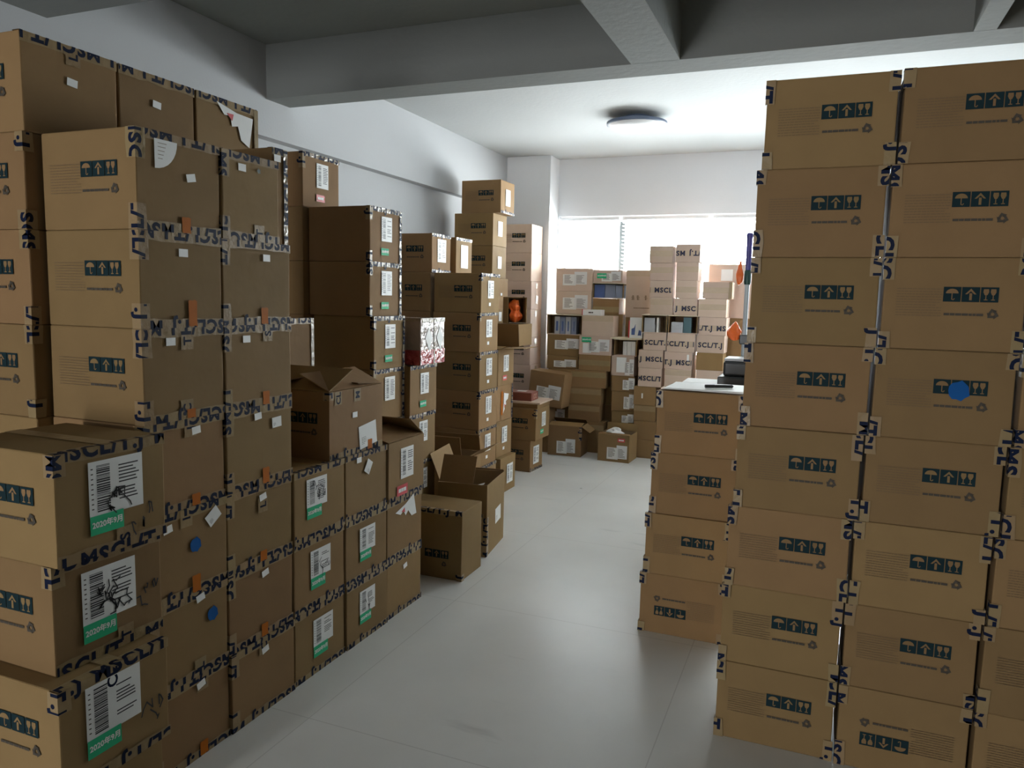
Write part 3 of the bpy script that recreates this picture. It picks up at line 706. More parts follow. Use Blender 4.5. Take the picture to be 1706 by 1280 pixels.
# nine-high stack before the pillar
for r in range(1, 10):
    x = {9: -2.685, 8: -2.755, 7: -2.755}.get(r, -2.74+jit(0.01))
    L_ = {9: 'highest carton on the left, jutting out atop the tallest stack before the pillar', 8: 'carton with bright white paper just under the jutting highest carton', 7: 'carton with pale blank end, third from top of the tallest stack',
          6: 'carton with pale end just right of the dark-fronted stack’s top', 5: 'carton with hanging paper, fifth from floor in the tallest stack'}.get(r, 'plain carton low in the tallest stack before the pillar')
    it = std_y()+{9: [('bigslip', .5, .5, 1.57, 1.2), ('shiny', 'bot+x', 0, 1)], 8: [('bigslip', .5, .55, 1.57, 1.1)], 7: [('bigslip', .5, .5, 1.57, .9)], 6: [('slip', .5, .5)], 5: [('bigslip', .45, .8, 1.57, .7)]}.get(r, [])
    carton(x-0.385, x, 6.265, 6.585, (r-1)*H, r*H, L_, 'tallest stack before the pillar', it)
for r in range(1, 9):
    x = -2.77+0.006*(8-r)*0.5+jit(0.004)
    L_ = 'carton %s, in the eight-high stack touching the far pillar' % (ORD[r] if r < 8 else 'on top')
    it = std_y()+[('tend', .45, .85, '')]+([('bigslip', .5, .35, 1.4, .7)] if r == 6 else [])
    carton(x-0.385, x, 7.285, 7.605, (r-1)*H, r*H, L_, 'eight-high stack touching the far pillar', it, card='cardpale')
# column carrying the carton with the orange bag
for r in range(1, 5):
    carton(-2.93, -2.545, 5.80, 6.14, (r-1)*H, r*H, 'plain carton hidden behind the open flaps, under the orange bag carton', 'hidden column under the orange bag', [])
carton(-2.72, -2.32, 5.80, 6.16, 4*H, 4*H+0.185, 'shallow carton hidden directly beneath the orange bag carton', None, [])
zb = 4*H+0.185
e = empty('open_carton', (-2.43, 6.02, zb), -0.95, 'small carton on its side, open front showing a crumpled orange bag', 'carton')
mb = MB(); w, dp, hh, t = .18, .165, .222, .006
mb.box(-w/2, w/2, -dp/2, -dp/2+t, 0, hh, 'card'); mb.box(-w/2, w/2, dp/2-t, dp/2, 0, hh, 'card')
mb.box(-w/2, w/2, -dp/2+t, dp/2-t, 0, t, 'card'); mb.box(-w/2, w/2, -dp/2+t, dp/2-t, hh-t, hh, 'card'); mb.box(-w/2, -w/2+t, -dp/2+t, dp/2-t, t, hh-t, 'cardin')
link('body', mb.mesh('side_body'), e)
mb = MB(); mb.box(0, .05, -dp/2+t, dp/2-t, -.002, .002, 'cardpale', Matrix.Translation((w/2, 0, .004)) @ Matrix.Rotation(-.12, 4, 'Y')); link('flap', mb.mesh('flap'), e)
def lump(name, k, rx, ry, rz_, seed, amp=0.35, loc=(0, 0, 0), sub=4, waist=0.0, taper=0.0):
    bm = bmesh.new(); bmesh.ops.create_icosphere(bm, subdivisions=sub, radius=1); r = random.Random(seed)
    dirs = [Vector((r.gauss(0, 1), r.gauss(0, 1), r.gauss(0, 1))).normalized() for _ in range(60)]
    am = [r.uniform(-amp, amp) for _ in dirs]; pw = [r.choice((8, 20, 45)) for _ in dirs]
    for v in bm.verts:
        n = v.co.normalized(); s = 1+sum(a*max(0, n.dot(q))**p for a, q, p in zip(am, dirs, pw)); s = max(0.45, s)
        g = 1-waist*math.exp(-(n.z/0.28)**2)-taper*max(0, n.z)
        v.co = Vector((n.x*rx*s*g, n.y*ry*s*g, n.z*rz_*min(s, 1.05)))
    mn = min(v.co.z for v in bm.verts)
    for v in bm.verts: v.co.z -= mn
    me = bpy.data.meshes.new(name); bm.to_mesh(me); bm.free(); me.materials.append(M[k])
    o = link(name, me); o.location = loc; return smooth(o, 25)
o = lump('plastic_bag', 'bag', .062, .066, .096, 11, .4, (-2.415, 6.0, zb+.0068), waist=.45); tag(o, 'crumpled orange plastic bag inside the small carton lying on its side', 'bag')

# two cartons and flat things near the foot of the tallest stack
open_items = [('label', .55, .62, 1.0), ('green', .42, .24, .8), ('tape', 'right', 0, .3, .04, .1)]
carton(-2.70, -2.325, 6.23, 6.52, 0, H, 'lower of two cartons on the floor by the far aisle, upright label', 'pair of cartons by the far aisle', std_y()+[('label', .45, .5, 1.25), ('shiny', 'bot+x', 0, 1)], rz=-0.04)
carton(-2.69, -2.285, 6.22, 6.585, H, 2*H, 'upper of two cartons by the far aisle, green sticker, bright lid', 'pair of cartons by the far aisle', std_y()+open_items+[('seam',)], card='card')
e = empty('flat_carton', (-2.48, 6.42, 2*H), 0.02, 'flat wide pale carton lying on the green sticker carton', 'carton')
mb = MB(); mb.box(-.19, .19, -.17, .18, 0, .04, 'card'); link('body', mb.mesh('flat_body'), e)
mb = MB(); mb.box(-.20, .215, -.18, .19, .0405, .055, 'cardpale'); link('lid', mb.mesh('flat_lid'), e)
e = empty('small_carton', (-2.50, 6.40, 2*H+.0555), .05, 'small dark red carton lying on the flat pale carton', 'carton')
mb = MB(); mb.box(-.13, .13, -.10, .10, 0, .075, 'darkred'); o = link('body', mb.mesh('small_body'), e); bv = o.modifiers.new('edge', 'BEVEL'); bv.width = .004
mb = MB(); mb.rect(-.04, .05, -.03, .04, .0765, 'paper'); link('paper_label', mb.mesh('paper_label'), e)
decal(e, (.26, .20, .075), 'printed_symbols', 'smallsym', lambda mb: [mb.rect(x-.018, x+.018, -.02, .02, 0, 'cardpale') or mb.rect(x-.011, x+.011, -.013, .013, .0006, 'darkred') for x in (.0, .05)], '+x', .4, .5)

# open cartons standing on the floor
open_carton(-2.11, -1.80, 4.0, 4.40, 0, .44, 'large open carton on the floor by the aisle, white sheet on its side', 'open cartons on the aisle floor',
            [('-y', 62, .17, .7, -.04), ('-x', 112, .17, .9, 0), ('+y', 35, .02, 1, 0)],
            [('bigslip', .62, .46, .05, 1.05), ('tape', 'right', .45, 1, .07, .1), ('tend', .86, .54, 'CL', '-y')], rz=0.14)
p = link('packing_paper', MB().mesh('x') if False else (lambda mb: (mb.poly([(-.10, -.08, .0), (.10, -.10, .02), (.12, .06, .05), (-.06, .10, .0)], 'slip'), mb.poly([(-.06, -.06, .03), (.05, -.02, .055), (.02, .07, .045)], 'paper'), mb.mesh('packing_paper'))[-1])(MB()))
p.location = (-1.94, 4.25, .33); tag(p, 'crumpled white packing paper inside the large open carton', 'paper')
mb = MB(); mb.box(-.13, .13, -.12, .12, 0, .325, 'cardin'); o = link('inner_carton', mb.mesh('inner_carton'))
o.location = (-1.955, 4.21, .006); o.rotation_euler = (0, 0, .14); tag(o, 'plain inner carton sitting inside the large open carton', 'carton')
carton(-2.115, -1.735, 3.60, 3.87, 0, .388, 'upright tan carton on the aisle floor, in front of the large open carton', 'cartons on the aisle floor',
       [('tape', 'top-y', 0, 1, .05, .03, False), ('tape', 'right', .9, 1, .06, .1)], rz=0.015)
c = C.objects[-1]
up = [o for o in C.objects if o.get('label', '').startswith('upright tan carton')][0]
dd = (.38, .27, .387)
decal(up, dd, 'handling_print', 'panel', d_panel, '-y', .60, .36); decal(up, dd, 'recycling_mark', 'recyc', d_recycle, '-y', .72, .22)
open_carton(-2.53, -2.18, 4.50, 4.84, 0, .46, 'open carton with a red-marked flap, behind the upright tan carton', 'open cartons on the aisle floor',
            [('-y', 105, .16, .9, 0), ('+x', 155, .16, 1, 0), ('+y', 75, .12, 1, 0)], [], rz=0.1)

# ------------------------------------------------------------------ right block
def right_items(r, n, upside=False, blue=False, left=True):
    it = [('prints', upside)]
    o = rnd.uniform(0, .3)
    for e_, fl in (('right', False),)+((('left', False),) if left else ()):
        it += [('tape', e_, 0.0, rnd.uniform(.16, .32), .062, o, fl), ('tape', e_, rnd.uniform(.68, .84), 1.0, .062, o+.13, fl)]
    if blue: it.append(('blue', .62, .57, '-y', 1.25))
    return it
def lean(r): return -0.268+0.0077*(r-1)
for r in range(1, 9):
    x = lean(r)+jit(0.004)
    carton(x, x+0.388, 2.67+jit(0.004), 3.01, (r-1)*H*0.9885, r*H*0.9885, 'carton %s in the left column of the tall right block' % ('on top' if r == 8 else ORD[r]), 'left column of the right block', right_items(r, 8))
    x += 0.400
    carton(x, x+0.384, 2.665+jit(0.004), 3.005, (r-1)*H*0.9885, r*H*0.9885,
           'carton with a blue dot over its symbols in the right block' if r == 5 else ('carton with upside-down symbols on the floor of the right block' if r == 1 else 'carton %s in the middle column of the tall right block' % ('on top' if r == 8 else ORD[r])),
           'middle column of the right block', right_items(r, 8, upside=(r == 1), blue=(r == 5)))
    x += 0.397
    carton(x, x+0.384, 2.66+jit(0.004), 3.0, (r-1)*H*0.9885, r*H*0.9885, 'carton cut by the right picture edge, %s in the last column' % ORD[r] if r < 7 else 'carton of the last right column beyond the picture edge', 'right column of the right block', right_items(r, 8))
for r in range(1, 5):
    x = -0.713+0.014*(r-1)
    carton(x, x+0.385, 3.42+jit(0.004), 3.76, (r-1)*H, r*H, {1: 'carton with upside-down symbols at the floor of the short right stack', 2: 'second carton from the floor in the short right stack', 3: 'third carton from the floor in the short right stack', 4: 'top carton of the short right stack, white sheets and pen on it'}[r],
           'short stack beside the tall right block', right_items(r, 4, upside=(r == 1)))
# things on and behind the short stack
z4 = 4*H+.003
mb = MB()
for k in range(5): mb.box(-.18+.004*k, .18-.003*k, -.15+.003*(k % 3), .14, k*.0016, k*.0016+.0012, 'slip', Matrix.Rotation(.02*(k-2), 4, 'Z'))
o = link('paper_sheets', mb.mesh('paper_sheets')); o.location = (-.475, 3.60, z4); tag(o, 'white paper sheets spread over the short right stack', 'paper')
e = empty('marker_pen', (-.41, 3.56, z4+.0085), .55, 'black marker pen lying on the white sheets', 'pen')
T = Matrix.Rotation(PI/2, 4, 'Y'); mb = MB(); mb.lathe([(.0065, -.03), (.0075, -.028), (.0075, .055), (.004, .06)], 'plastic', 14, Matrix.Translation((0, 0, .0078)) @ T); smooth(link('barrel', mb.mesh('barrel'), e))
mb = MB(); mb.lathe([(.0078, -.075), (.0082, -.072), (.0082, -.031), (.0078, -.03)], 'plastic', 14, Matrix.Translation((0, 0, .0083)) @ T); smooth(link('cap', mb.mesh('cap'), e))
for r in range(1, 4):
    carton(-.70, -.315, 4.55, 4.89, (r-1)*H, r*H, 'plain carton hidden behind the short right stack', 'hidden support cartons behind the short right stack', [])
carton(-.70, -.315, 4.55, 4.89, 3*H, 3*H+.155, 'shallow carton hidden under the white box behind the short right stack', None, [])
zk = 3*H+.155
e = empty('white_box', (-.655, 4.72, zk), .03, 'low white box with printed side behind the short right stack', 'box')
mb = MB(); mb.box(-.105, .105, -.13, .13, 0, .055, 'slip'); o = link('body', mb.mesh('white_box'), e); bv = o.modifiers.new('edge', 'BEVEL'); bv.width = .003
decal(e, (.21, .26, .055), 'printed_line', 'wbl', d_words(8, .12, .015, 1, 'dark', .6), '-y', .5, .5)
e = empty('label_printer', (-.42, 4.72, zk), 0, 'black desktop machine with pale lid behind the short right stack', 'machine')
mb = MB(); mb.box(-.13, .13, -.14, .14, 0, .10, 'plastic'); o = link('base', mb.mesh('printer_base'), e); bv = o.modifiers.new('edge', 'BEVEL'); bv.width = .008; bv.segments = 2
mb = MB(); mb.box(-.105, .13, -.10, .14, .1, .19, 'plastic'); o = link('cover', mb.mesh('printer_cover'), e); bv = o.modifiers.new('edge', 'BEVEL'); bv.width = .015; bv.segments = 3
mb = MB(); mb.box(-.10, .13, -.09, .13, .191, .205, 'greywhite'); link('lid', mb.mesh('printer_lid'), e)
# cleaning pole against the right block, with bags hung on it
e = empty('telescopic_pole', (-.448, 5.0, 0), 0, 'grey pole with purple grip standing behind the tall right block', 'pole')
mb = MB(); mb.lathe([(.0145, .02), (.0145, 1.70)], 'pole', 20); smooth(link('tube', mb.mesh('tube'), e))
mb = MB(); mb.lathe([(.012, 1.74), (.017, 1.76), (.018, 1.95), (.022, 1.97), (.016, 1.985)], 'purple', 20); smooth(link('grip', mb.mesh('grip'), e))
mb = MB(); mb.lathe([(.019, 1.665), (.022, 1.68), (.022, 1.745), (.018, 1.755)], 'darkgreen', 20); smooth(link('collar', mb.mesh('collar'), e))
mb = MB(); mb.box(-.028, .028, -.025, .025, 1.29, 1.35, 'plastic'); o = link('clamp', mb.mesh('clamp'), e); bv = o.modifiers.new('edge', 'BEVEL'); bv.width = .006
mb = MB(); mb.lathe([(.05, 0), (.05, .012), (.02, .03), (.016, .06)], 'plastic', 20); smooth(link('foot', mb.mesh('foot'), e))
o = lump('hanging_bag', 'bag', .022, .022, .075, 5, .3, (-.495, 5.0, 1.66), taper=.6); tag(o, 'small orange bag hanging high beside the purple pole grip', 'bag', 'orange bags on the grey pole')
o = lump('hanging_bag', 'bag', .034, .034, .062, 8, .3, (-.508, 5.0, 1.31), taper=.5); tag(o, 'orange bag hanging lower beside the dark pole clamp', 'bag', 'orange bags on the grey pole')

# ------------------------------------------------------------------ far group under the window
FG = 'cartons piled under the window'
def tower(Y, dep, rows, grp, z=0.0):
    for row in rows:
        x0, x1, h, lab, it = row[:5]; cd = row[5] if len(row) > 5 else 'card'
        yy = Y+(row[6] if len(row) > 6 else 0)
        if it == 'open':
            boxes.append((x0, x1, yy, dep, z, z+h, lab, grp))
        else: carton(x0, x1, yy, yy+dep, z, z+h, lab, grp, it, card=cd, rz=jit(0.015))
        z += h
    return z
boxes = []
# carton tower a
bt = lambda v, off, fl=False, t=True: [('band', v, off, fl, t)]
tower(7.33, .262, [
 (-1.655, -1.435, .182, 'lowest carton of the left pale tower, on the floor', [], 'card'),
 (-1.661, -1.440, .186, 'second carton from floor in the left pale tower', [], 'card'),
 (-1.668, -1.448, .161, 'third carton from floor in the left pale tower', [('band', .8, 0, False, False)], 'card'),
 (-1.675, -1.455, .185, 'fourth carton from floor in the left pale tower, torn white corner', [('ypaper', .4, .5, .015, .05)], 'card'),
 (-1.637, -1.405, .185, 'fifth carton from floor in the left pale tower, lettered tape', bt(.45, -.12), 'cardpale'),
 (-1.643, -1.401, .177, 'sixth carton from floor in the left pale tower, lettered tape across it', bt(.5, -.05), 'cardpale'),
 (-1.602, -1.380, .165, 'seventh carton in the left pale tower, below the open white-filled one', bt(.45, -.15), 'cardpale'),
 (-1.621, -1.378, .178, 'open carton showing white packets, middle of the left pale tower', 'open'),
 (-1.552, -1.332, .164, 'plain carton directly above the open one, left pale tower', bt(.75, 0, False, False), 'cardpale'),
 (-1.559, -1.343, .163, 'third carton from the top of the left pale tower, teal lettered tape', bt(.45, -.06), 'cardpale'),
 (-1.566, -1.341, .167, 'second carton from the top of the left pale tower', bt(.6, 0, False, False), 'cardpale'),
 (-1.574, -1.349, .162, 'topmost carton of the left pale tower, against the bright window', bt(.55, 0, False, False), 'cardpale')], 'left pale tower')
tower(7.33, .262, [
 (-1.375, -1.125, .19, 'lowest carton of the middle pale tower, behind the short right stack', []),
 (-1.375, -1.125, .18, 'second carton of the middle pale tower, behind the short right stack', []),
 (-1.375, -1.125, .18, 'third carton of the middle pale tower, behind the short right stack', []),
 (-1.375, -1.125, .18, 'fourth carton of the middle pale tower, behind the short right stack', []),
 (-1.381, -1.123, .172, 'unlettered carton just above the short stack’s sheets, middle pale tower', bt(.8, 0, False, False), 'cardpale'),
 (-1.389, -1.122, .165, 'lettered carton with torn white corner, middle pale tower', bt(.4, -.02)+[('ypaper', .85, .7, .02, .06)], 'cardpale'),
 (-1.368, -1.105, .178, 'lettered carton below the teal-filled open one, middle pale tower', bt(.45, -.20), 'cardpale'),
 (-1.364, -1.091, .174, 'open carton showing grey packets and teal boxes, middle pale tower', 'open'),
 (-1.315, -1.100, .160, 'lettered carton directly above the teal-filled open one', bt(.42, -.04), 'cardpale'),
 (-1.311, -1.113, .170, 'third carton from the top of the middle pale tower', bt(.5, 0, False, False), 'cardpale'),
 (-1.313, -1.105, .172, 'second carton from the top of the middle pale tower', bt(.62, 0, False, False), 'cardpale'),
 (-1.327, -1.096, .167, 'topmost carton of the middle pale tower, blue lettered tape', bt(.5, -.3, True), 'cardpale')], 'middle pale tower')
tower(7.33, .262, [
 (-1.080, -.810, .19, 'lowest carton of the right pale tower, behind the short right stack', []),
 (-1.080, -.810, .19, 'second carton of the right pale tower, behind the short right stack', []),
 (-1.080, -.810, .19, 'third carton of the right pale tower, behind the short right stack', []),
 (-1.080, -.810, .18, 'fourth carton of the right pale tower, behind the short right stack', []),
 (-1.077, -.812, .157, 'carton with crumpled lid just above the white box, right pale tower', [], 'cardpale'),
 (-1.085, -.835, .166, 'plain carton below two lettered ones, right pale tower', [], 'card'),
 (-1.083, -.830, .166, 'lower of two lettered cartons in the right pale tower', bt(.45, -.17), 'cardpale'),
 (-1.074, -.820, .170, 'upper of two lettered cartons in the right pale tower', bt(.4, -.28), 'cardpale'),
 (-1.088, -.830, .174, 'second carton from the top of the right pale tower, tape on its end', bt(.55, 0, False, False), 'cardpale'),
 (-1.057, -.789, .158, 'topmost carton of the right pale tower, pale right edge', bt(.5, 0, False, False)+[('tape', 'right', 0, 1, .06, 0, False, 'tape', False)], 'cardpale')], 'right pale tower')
# wide cartons behind the right tower
tower(7.66, .22, [
 (-1.06, -.46, .46, 'hidden big carton on the floor behind the right pale tower', []),
 (-1.06, -.46, .46, 'hidden big carton second behind the right pale tower', []),
 (-1.055, -.46, .48, 'big brown carton beside the grey pole, lower of two', [('ypaper', .85, .9, .07, .09)], 'card'),
 (-1.055, -.47, .52, 'big brown carton with white sheet and red sticker, right below the blind', [('ypaper', .30, .80, .11, .11), ('ypaper', .78, .62, .07, .12), ('yred', .80, .36, .9), ('ypaper', .76, .12, .07, .09)], 'cardpale')], 'big cartons behind the right pale tower')
# left piles
tower(7.56, .31, [
 (-2.585, -2.195, .48, 'hidden carton on the floor behind the left far pile', []),
 (-2.585, -2.195, .47, 'hidden carton second from floor behind the left far pile', []),
 (-2.585, -2.195, .445, 'hidden carton third from floor behind the left far pile', []),
 (-2.590, -2.205, .237, 'carton with two faded freight sheets, second from top at far left under the window', [('patch', .55, .52, 3, .27, .15)], 'cardpale'),
 (-2.597, -2.202, .235, 'carton with faded freight sheets, top of the far left pile under the window', [('patch', .52, .55, 4, .26, .14)], 'cardpale')], 'far left pile')
tower(7.56, .31, [
 (-2.19, -1.87, .47, 'hidden carton on the floor behind the second far pile', []),
 (-2.19, -1.87, .47, 'hidden carton second from floor behind the second far pile', []),
 (-2.19, -1.87, .465, 'hidden carton third from floor behind the second far pile', []),
 (-2.19, -1.91, .160, 'reddish carton under the open blue-filled one, second far pile', [('band', .3, 0, False, False)], 'card'),
 (-2.195, -1.875, .158, 'open carton filled with blue boxes, second far pile below the green sticker', 'open'),
 (-2.195, -1.885, .128, 'shallow carton with green sticker, top of the second far pile', [('patch', .62, .5, 5, .2, .10), ('ygreen', .30, .55, 1.0)], 'cardpale')], 'second far pile')
tower(7.60, .28, [
 (-1.85, -1.58, .69, 'hidden big carton on the floor behind the left pale tower', []),
 (-1.85, -1.58, .69, 'hidden big carton second from floor behind the left pale tower', []),
 (-1.86, -1.59, .475, 'big carton with faint printed characters, left of the pale towers', [('band', .93, 0, False, False)], 'cardpale')], 'big cartons left of the pale towers')
bigc = [o for o in C.objects if o.get('label', '').startswith('big carton with faint printed')][0]
def d_chars(mb):
    r = random.Random(4)
    for cx in (-.07, -.02, .06):
        for k in range(4): mb.rect(cx-.018+r.uniform(0, .01), cx+.018-r.uniform(0, .01), -.022+k*.012, -.017+k*.012, 0, 'brown')
        mb.rect(cx-.003, cx+.002, -.024, .024, 0, 'brown')
decal(bigc, (.27, .28, .475), 'printed_characters', 'chars', d_chars, '-y', .55, .42)
decal(bigc, (.27, .28, .475), 'printed_line', 'bigl', d_words(12, .16, .012, 1, 'brown', .6), '-y', .62, .2)
# middle of the far group, front layer
tower(7.40, .155, [
 (-2.60, -2.36, .24, 'hidden carton on the floor behind the open front carton', []),
 (-2.585, -2.365, .215, 'carton with grey sheets beneath the tilted labelled carton', [('patch', .45, .5, 6, .17, .13)], 'card'),
 (-2.60, -2.345, .375, 'hidden carton behind the tilted labelled carton', []),
 (-2.615, -2.277, .137, 'shallow carton with wide freight label above the tilted carton', [('patch', .58, .45, 7, .24, .08)], 'card'),
 (-2.620, -2.268, .218, 'carton with three freight sheets under the blue-striped open carton', [('patch', .62, .58, 8, .26, .11)], 'card'),
 (-2.625, -2.248, .208, 'open carton with blue striped packets at the far left', 'open')], 'left front pile under the window')
e = carton(-2.715, -2.345, 7.12, 7.36, .475, .82, 'tilted carton with freight sheets leaning at the far left of the pile', FG, [('patch', .58, .42, 9, .26, .15, -.03)], rz=-.03)
e.rotation_euler = (0, math.radians(5), -.03)
carton(-2.74, -2.49, 7.14, 7.36, .0, .455, 'hidden carton supporting the tilted labelled carton', FG, [])
tower(7.35, .20, [
 (-2.345, -1.968, .318, 'big plain carton on the floor at the foot of the bare middle pile', [('band', .82, 0, False, False)], 'card'),
 (-2.352, -2.018, .174, 'lowest of three bare stacked cartons in the far middle pile', [('band', .75, 0, False, False)], 'card'),
 (-2.343, -2.010, .172, 'middle of three bare stacked cartons in the far middle pile', [('band', .75, 0, False, False)], 'card'),
 (-2.336, -1.967, .174, 'top of three bare stacked cartons, papers on its lid', [('band', .75, 0, False, False), ('toppaper', .5, .5, .30, .12, .0)], 'card'),
 (-2.258, -1.930, .158, 'orange-brown taped carton below the green sticker carton', [('band', .5, 0, False, False)], 'card', .01),
 (-2.262, -1.925, .19, 'carton with green sticker and barcode sheets in the far middle', [('patch', .62, .5, 10, .22, .13), ('ypaper', .26, .36, .09, .10), ('ygreen', .24, .80, 1.0)], 'cardpale', .01),
 (-2.240, -1.910, .205, 'plain carton above the green sticker carton, small white box on it', [('band', .86, 0, False, False)], 'cardpale', .01)], 'far middle pile')
zt = .318+.174+.172+.174+.158+.19+.205
e = empty('small_white_box', (-2.15, 7.46, zt), .0, 'small flat white box lying on the plain far middle carton', 'box')
mb = MB(); mb.box(-.10, .10, -.06, .06, 0, .058, 'paper'); o = link('body', mb.mesh('small_white_box'), e); bv = o.modifiers.new('edge', 'BEVEL'); bv.width = .003
decal(e, (.2, .12, .058), 'printed_line', 'swb', d_words(15, .09, .02, 1, 'dark', .6), '-y', .55, .5); mb = MB(); mb.box(-.103, -.095, -.062, .062, 0, .0585, 'red'); link('red_edge', mb.mesh('red_edge'), e)
tower(7.38, .175, [
 (-1.900, -1.672, .305, 'carton on the floor behind the open front carton, right far pile', [('patch', .75, .6, 11, .10, .12)], 'card'),
 (-1.904, -1.672, .140, 'shallow carton with torn sheets, second in the right far pile', [('patch', .72, .5, 12, .12, .09)], 'card'),
 (-1.911, -1.676, .200, 'plain carton with hanging sheets, third in the right far pile', [('patch', .78, .5, 13, .11, .15)], 'card'),
 (-1.918, -1.680, .155, 'carton with pale sheets under the large white paper, right far pile', [('patch', .75, .5, 14, .12, .12)], 'card'),
 (-1.925, -1.690, .200, 'carton with large white paper beside the lettered pale tower', [('ypaper', .45, .55, .10, .15), ('patch', .80, .45, 15, .09, .16)], 'cardpale'),
 (-1.902, -1.672, .168, 'open carton with standing white folders, right far pile', 'open')], 'right far pile')
zs = .305+.14+.2+.155+.2+.168
e = empty('cardboard_sheet', (-1.775, 7.47, zs), 0, 'pale flat cardboard sheet lying across the white folder carton', 'sheet')
mb = MB(); mb.box(-.16, .15, -.12, .12, 0, .014, 'cream'); link('sheet', mb.mesh('sheet'), e)
e = empty('printed_box', (-1.70, 7.43, zs+.014), -.06, 'white box with red side and blue picture standing before the big carton', 'box')
mb = MB(); mb.box(-.055, .075, -.03, .03, 0, .20, 'slip'); link('body', mb.mesh('printed_box'), e)
mb = MB(); mb.box(-.068, -.0555, -.03, .03, 0, .17, 'red'); link('red_side', mb.mesh('red_side'), e)
decal(e, (.13, .06, .2), 'blue_picture', 'bpic', lambda mb: [mb.poly([(-.045, -.07, 0), (-.01, -.07, 0), (-.005, .04, 0), (-.02, .0, 0), (-.045, -.01, 0)], 'bluebox'), mb.poly([(.02, -.075, 0), (.055, -.075, 0), (.055, -.03, 0), (.03, -.02, 0)], 'bluebox')], '-y', .57, .5)
# cartons lying with their open side towards the room, and what shows inside
for (x0, x1, y, dep, z0, z1, lab, grp) in boxes:
    w, h = x1-x0, z1-z0; t = .007
    e = empty('open_carton', ((x0+x1)/2, y+dep/2, z0), 0, lab, 'carton', grp)
    mb = MB(); d2 = dep/2
    mb.box(-w/2, w/2, -d2, d2, 0, t, 'cardpale'); mb.box(-w/2, w/2, -d2-.02, d2, h-t-.001, h-.001, 'cream')
    mb.box(-w/2, -w/2+t, -d2, d2, t, h-t-.001, 'card'); mb.box(w/2-t, w/2, -d2, d2, t, h-t-.001, 'card'); mb.box(-w/2+t, w/2-t, d2-t, d2, t, h-t-.001, 'cardin')
    link('body', mb.mesh('open_front_body'), e)
    X, Y0, Z = (x0+x1)/2, y+.025, z0+t
    def item(nm, a, b, h0, h1, k, lb, cat, gp=None, dpt=.09):
        q = MB(); q.box(-(b-a)/2, (b-a)/2, 0, dpt, 0, h1-h0, k); o = link(nm, q.mesh(nm)); o.location = (x0+(a+b)/2, Y0, Z+h0); tag(o, lb, cat, gp)
    hi = h-2*t-.004
    if 'white packets' in lab:
        item('packet', .02, .125, 0, hi*.45, 'greywhite', 'lower pale packet in the open carton of the left pale tower', 'packet'); item('packet', .02, .12, hi*.452, hi*.86, 'greywhite', 'upper pale packet in the open carton of the left pale tower', 'packet')
        item('folder', .14, .16, 0, hi*.9, 'slip', 'thin white folder beside the pale packets', 'folder')
    elif 'teal boxes' in lab:
        for k in range(3): item('packet', .025, .135, hi*.22*k, hi*.22*(k+.95), 'greywhite', '%s of three grey packets before the teal boxes' % ('bottom', 'middle', 'top')[k], 'packet', 'grey packets')
        item('teal_box', .14, .215, 0, hi*.95, 'tealbox', 'dark teal box at the right inside the open carton', 'box')
    elif 'blue boxes' in lab:
        item('blue_box', .012, .12, 0, hi*.95, 'bluebox', 'deep blue box at the left of the open carton', 'box'); item('blue_box', .125, .23, 0, hi*.95, 'bluegrey', 'pale printed blue box in the middle of the open carton', 'box'); item('blue_box', .235, .325, 0, hi*.9, 'bluegrey', 'grey-blue box at the right of the open carton', 'box')
    elif 'striped' in lab:
        for k in range(4): item('packet', .075+.06*k, .13+.06*k, 0, hi*.93, 'bluegrey' if k % 2 else 'greywhite', '%s upright packet in the far left open carton' % ('leftmost', 'second', 'third', 'rightmost')[k], 'packet', 'upright packets')
        for k in range(4):
            q = MB(); q.box(-.011+.003*k, .011-.002*k, -.002, 0, .03, .13, 'bluebox'); o = link('blue_strip', q.mesh('blue_strip')); o.location = (x0+.102+.06*k, Y0-.0005, Z); tag(o, 'dark blue strip on the %s upright packet' % ('leftmost', 'second', 'third', 'rightmost')[k], 'strip')
    else:
        for k in range(3): item('folder', .085+.042*k, .124+.042*k, 0, hi*.92, 'paper', '%s of three white folders in the open carton' % ('left', 'middle', 'right')[k], 'folder', 'white folders')
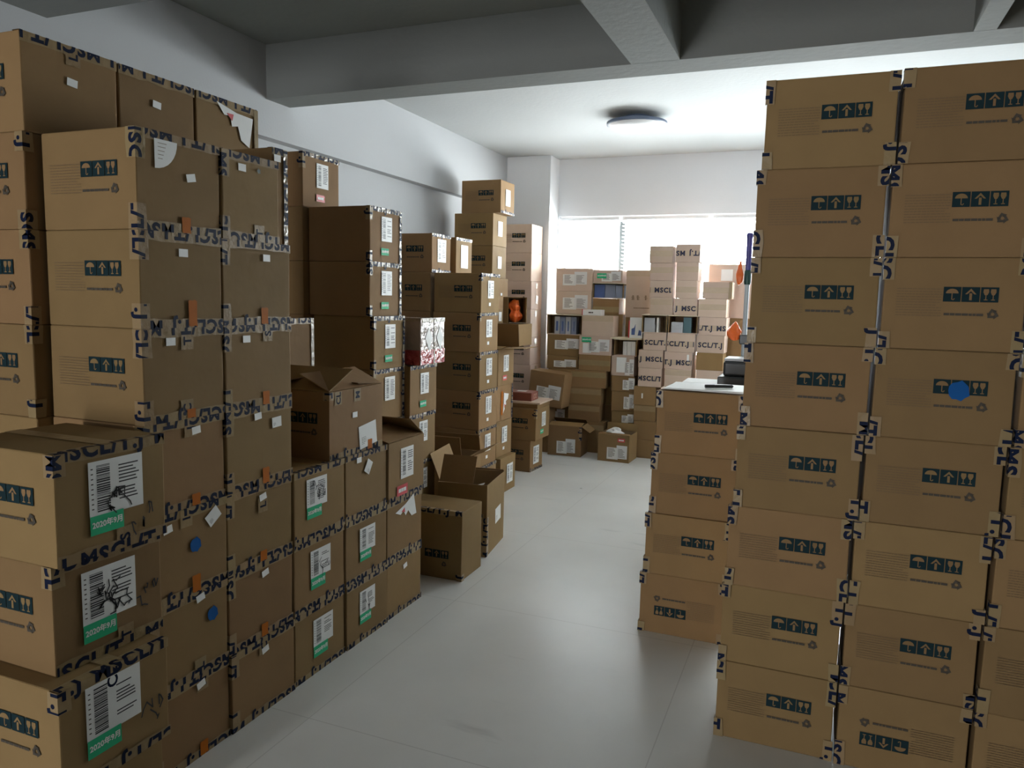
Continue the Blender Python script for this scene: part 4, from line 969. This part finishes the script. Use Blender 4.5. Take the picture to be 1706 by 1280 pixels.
# open cartons on the floor in front
open_carton(-2.465, -2.125, 7.06, 7.33, 0, .30, 'open carton on the floor at the far left, torn flap at its side', 'open cartons on the far floor',
            [('+x', 215, .10, .9, 0), ('-y', 10, .12, 1, 0), ('+y', 30, .1, 1, 0)], [('patch', .55, .33, 16, .19, .15), ('tape', 'right', 0, .45, .05, .1)], rz=.05)
open_carton(-1.93, -1.62, 7.02, 7.31, 0, .265, 'open carton on the floor at the far right with crumpled paper inside', 'open cartons on the far floor',
            [('+y', 95, .07, 1, 0), ('-y', 4, .05, 1, 0)], [('patch', .62, .36, 17, .2, .14), ('yred', .75, .82, .7)], rz=-.03)
o = lump('crumpled_paper', 'slip', .06, .05, .05, 21, .5, (-1.81, 7.2, .205)); tag(o, 'crumpled white paper sticking out of the far right open carton', 'paper')

# ------------------------------------------------------------------ daylight
W = bpy.data.worlds.new('World'); bpy.context.scene.world = W; W.use_nodes = True
bg = W.node_tree.nodes['Background']; bg.inputs[0].default_value = (0.96, 0.98, 1.0, 1); bg.inputs[1].default_value = 54.0
def portal(name, loc, rot, sx, sy):
    l = bpy.data.lights.new(name, 'AREA'); l.shape = 'RECTANGLE'; l.size = sx; l.size_y = sy; l.cycles.is_portal = True
    o = bpy.data.objects.new(name, l); C.objects.link(o); o.location = loc; o.rotation_euler = rot; return o
portal('window_portal', ((WX0+WX1)/2, YF+0.235, (WZ0+WZ1)/2), (-PI/2, 0, 0), WX1-WX0, WZ1-WZ0)
portal('doorway_portal', ((RX0+RX1)/2, YB-0.1, RZ1/2), (PI/2, 0, 0), RX1-RX0, RZ1)

# ------------------------------------------------------------------ camera
f, cx, cy = 1262.0, 853.0, 640.0
Yc = Vector((1371-cx, -(508-cy), -f)).normalized()
Xc = -Vector((-2280-cx, -(425-cy), -f)); Xc = (Xc-Yc*Xc.dot(Yc)).normalized(); Zc = Xc.cross(Yc)
Rm = Matrix((Xc, Yc, Zc))           # camera axes expressed in the room
cam = bpy.data.cameras.new('camera'); co = bpy.data.objects.new('camera', cam); C.objects.link(co)
cam.sensor_fit = 'HORIZONTAL'; cam.sensor_width = 36.0; cam.lens = f/1706*36; cam.clip_start = 0.05
co.matrix_world = Matrix.Translation((0, 0, 1.55)) @ Rm.to_4x4()
S = bpy.context.scene; S.camera = co
S.view_settings.view_transform = 'Standard'; S.view_settings.look = 'None'; S.view_settings.gamma = 1; S.view_settings.use_curve_mapping = False
S.view_settings.exposure = 0.0
S.cycles.use_denoising = True; S.cycles.max_bounces = 12; S.cycles.diffuse_bounces = 8; S.cycles.sample_clamp_indirect = 8
S.cycles.transparent_max_bounces = 12
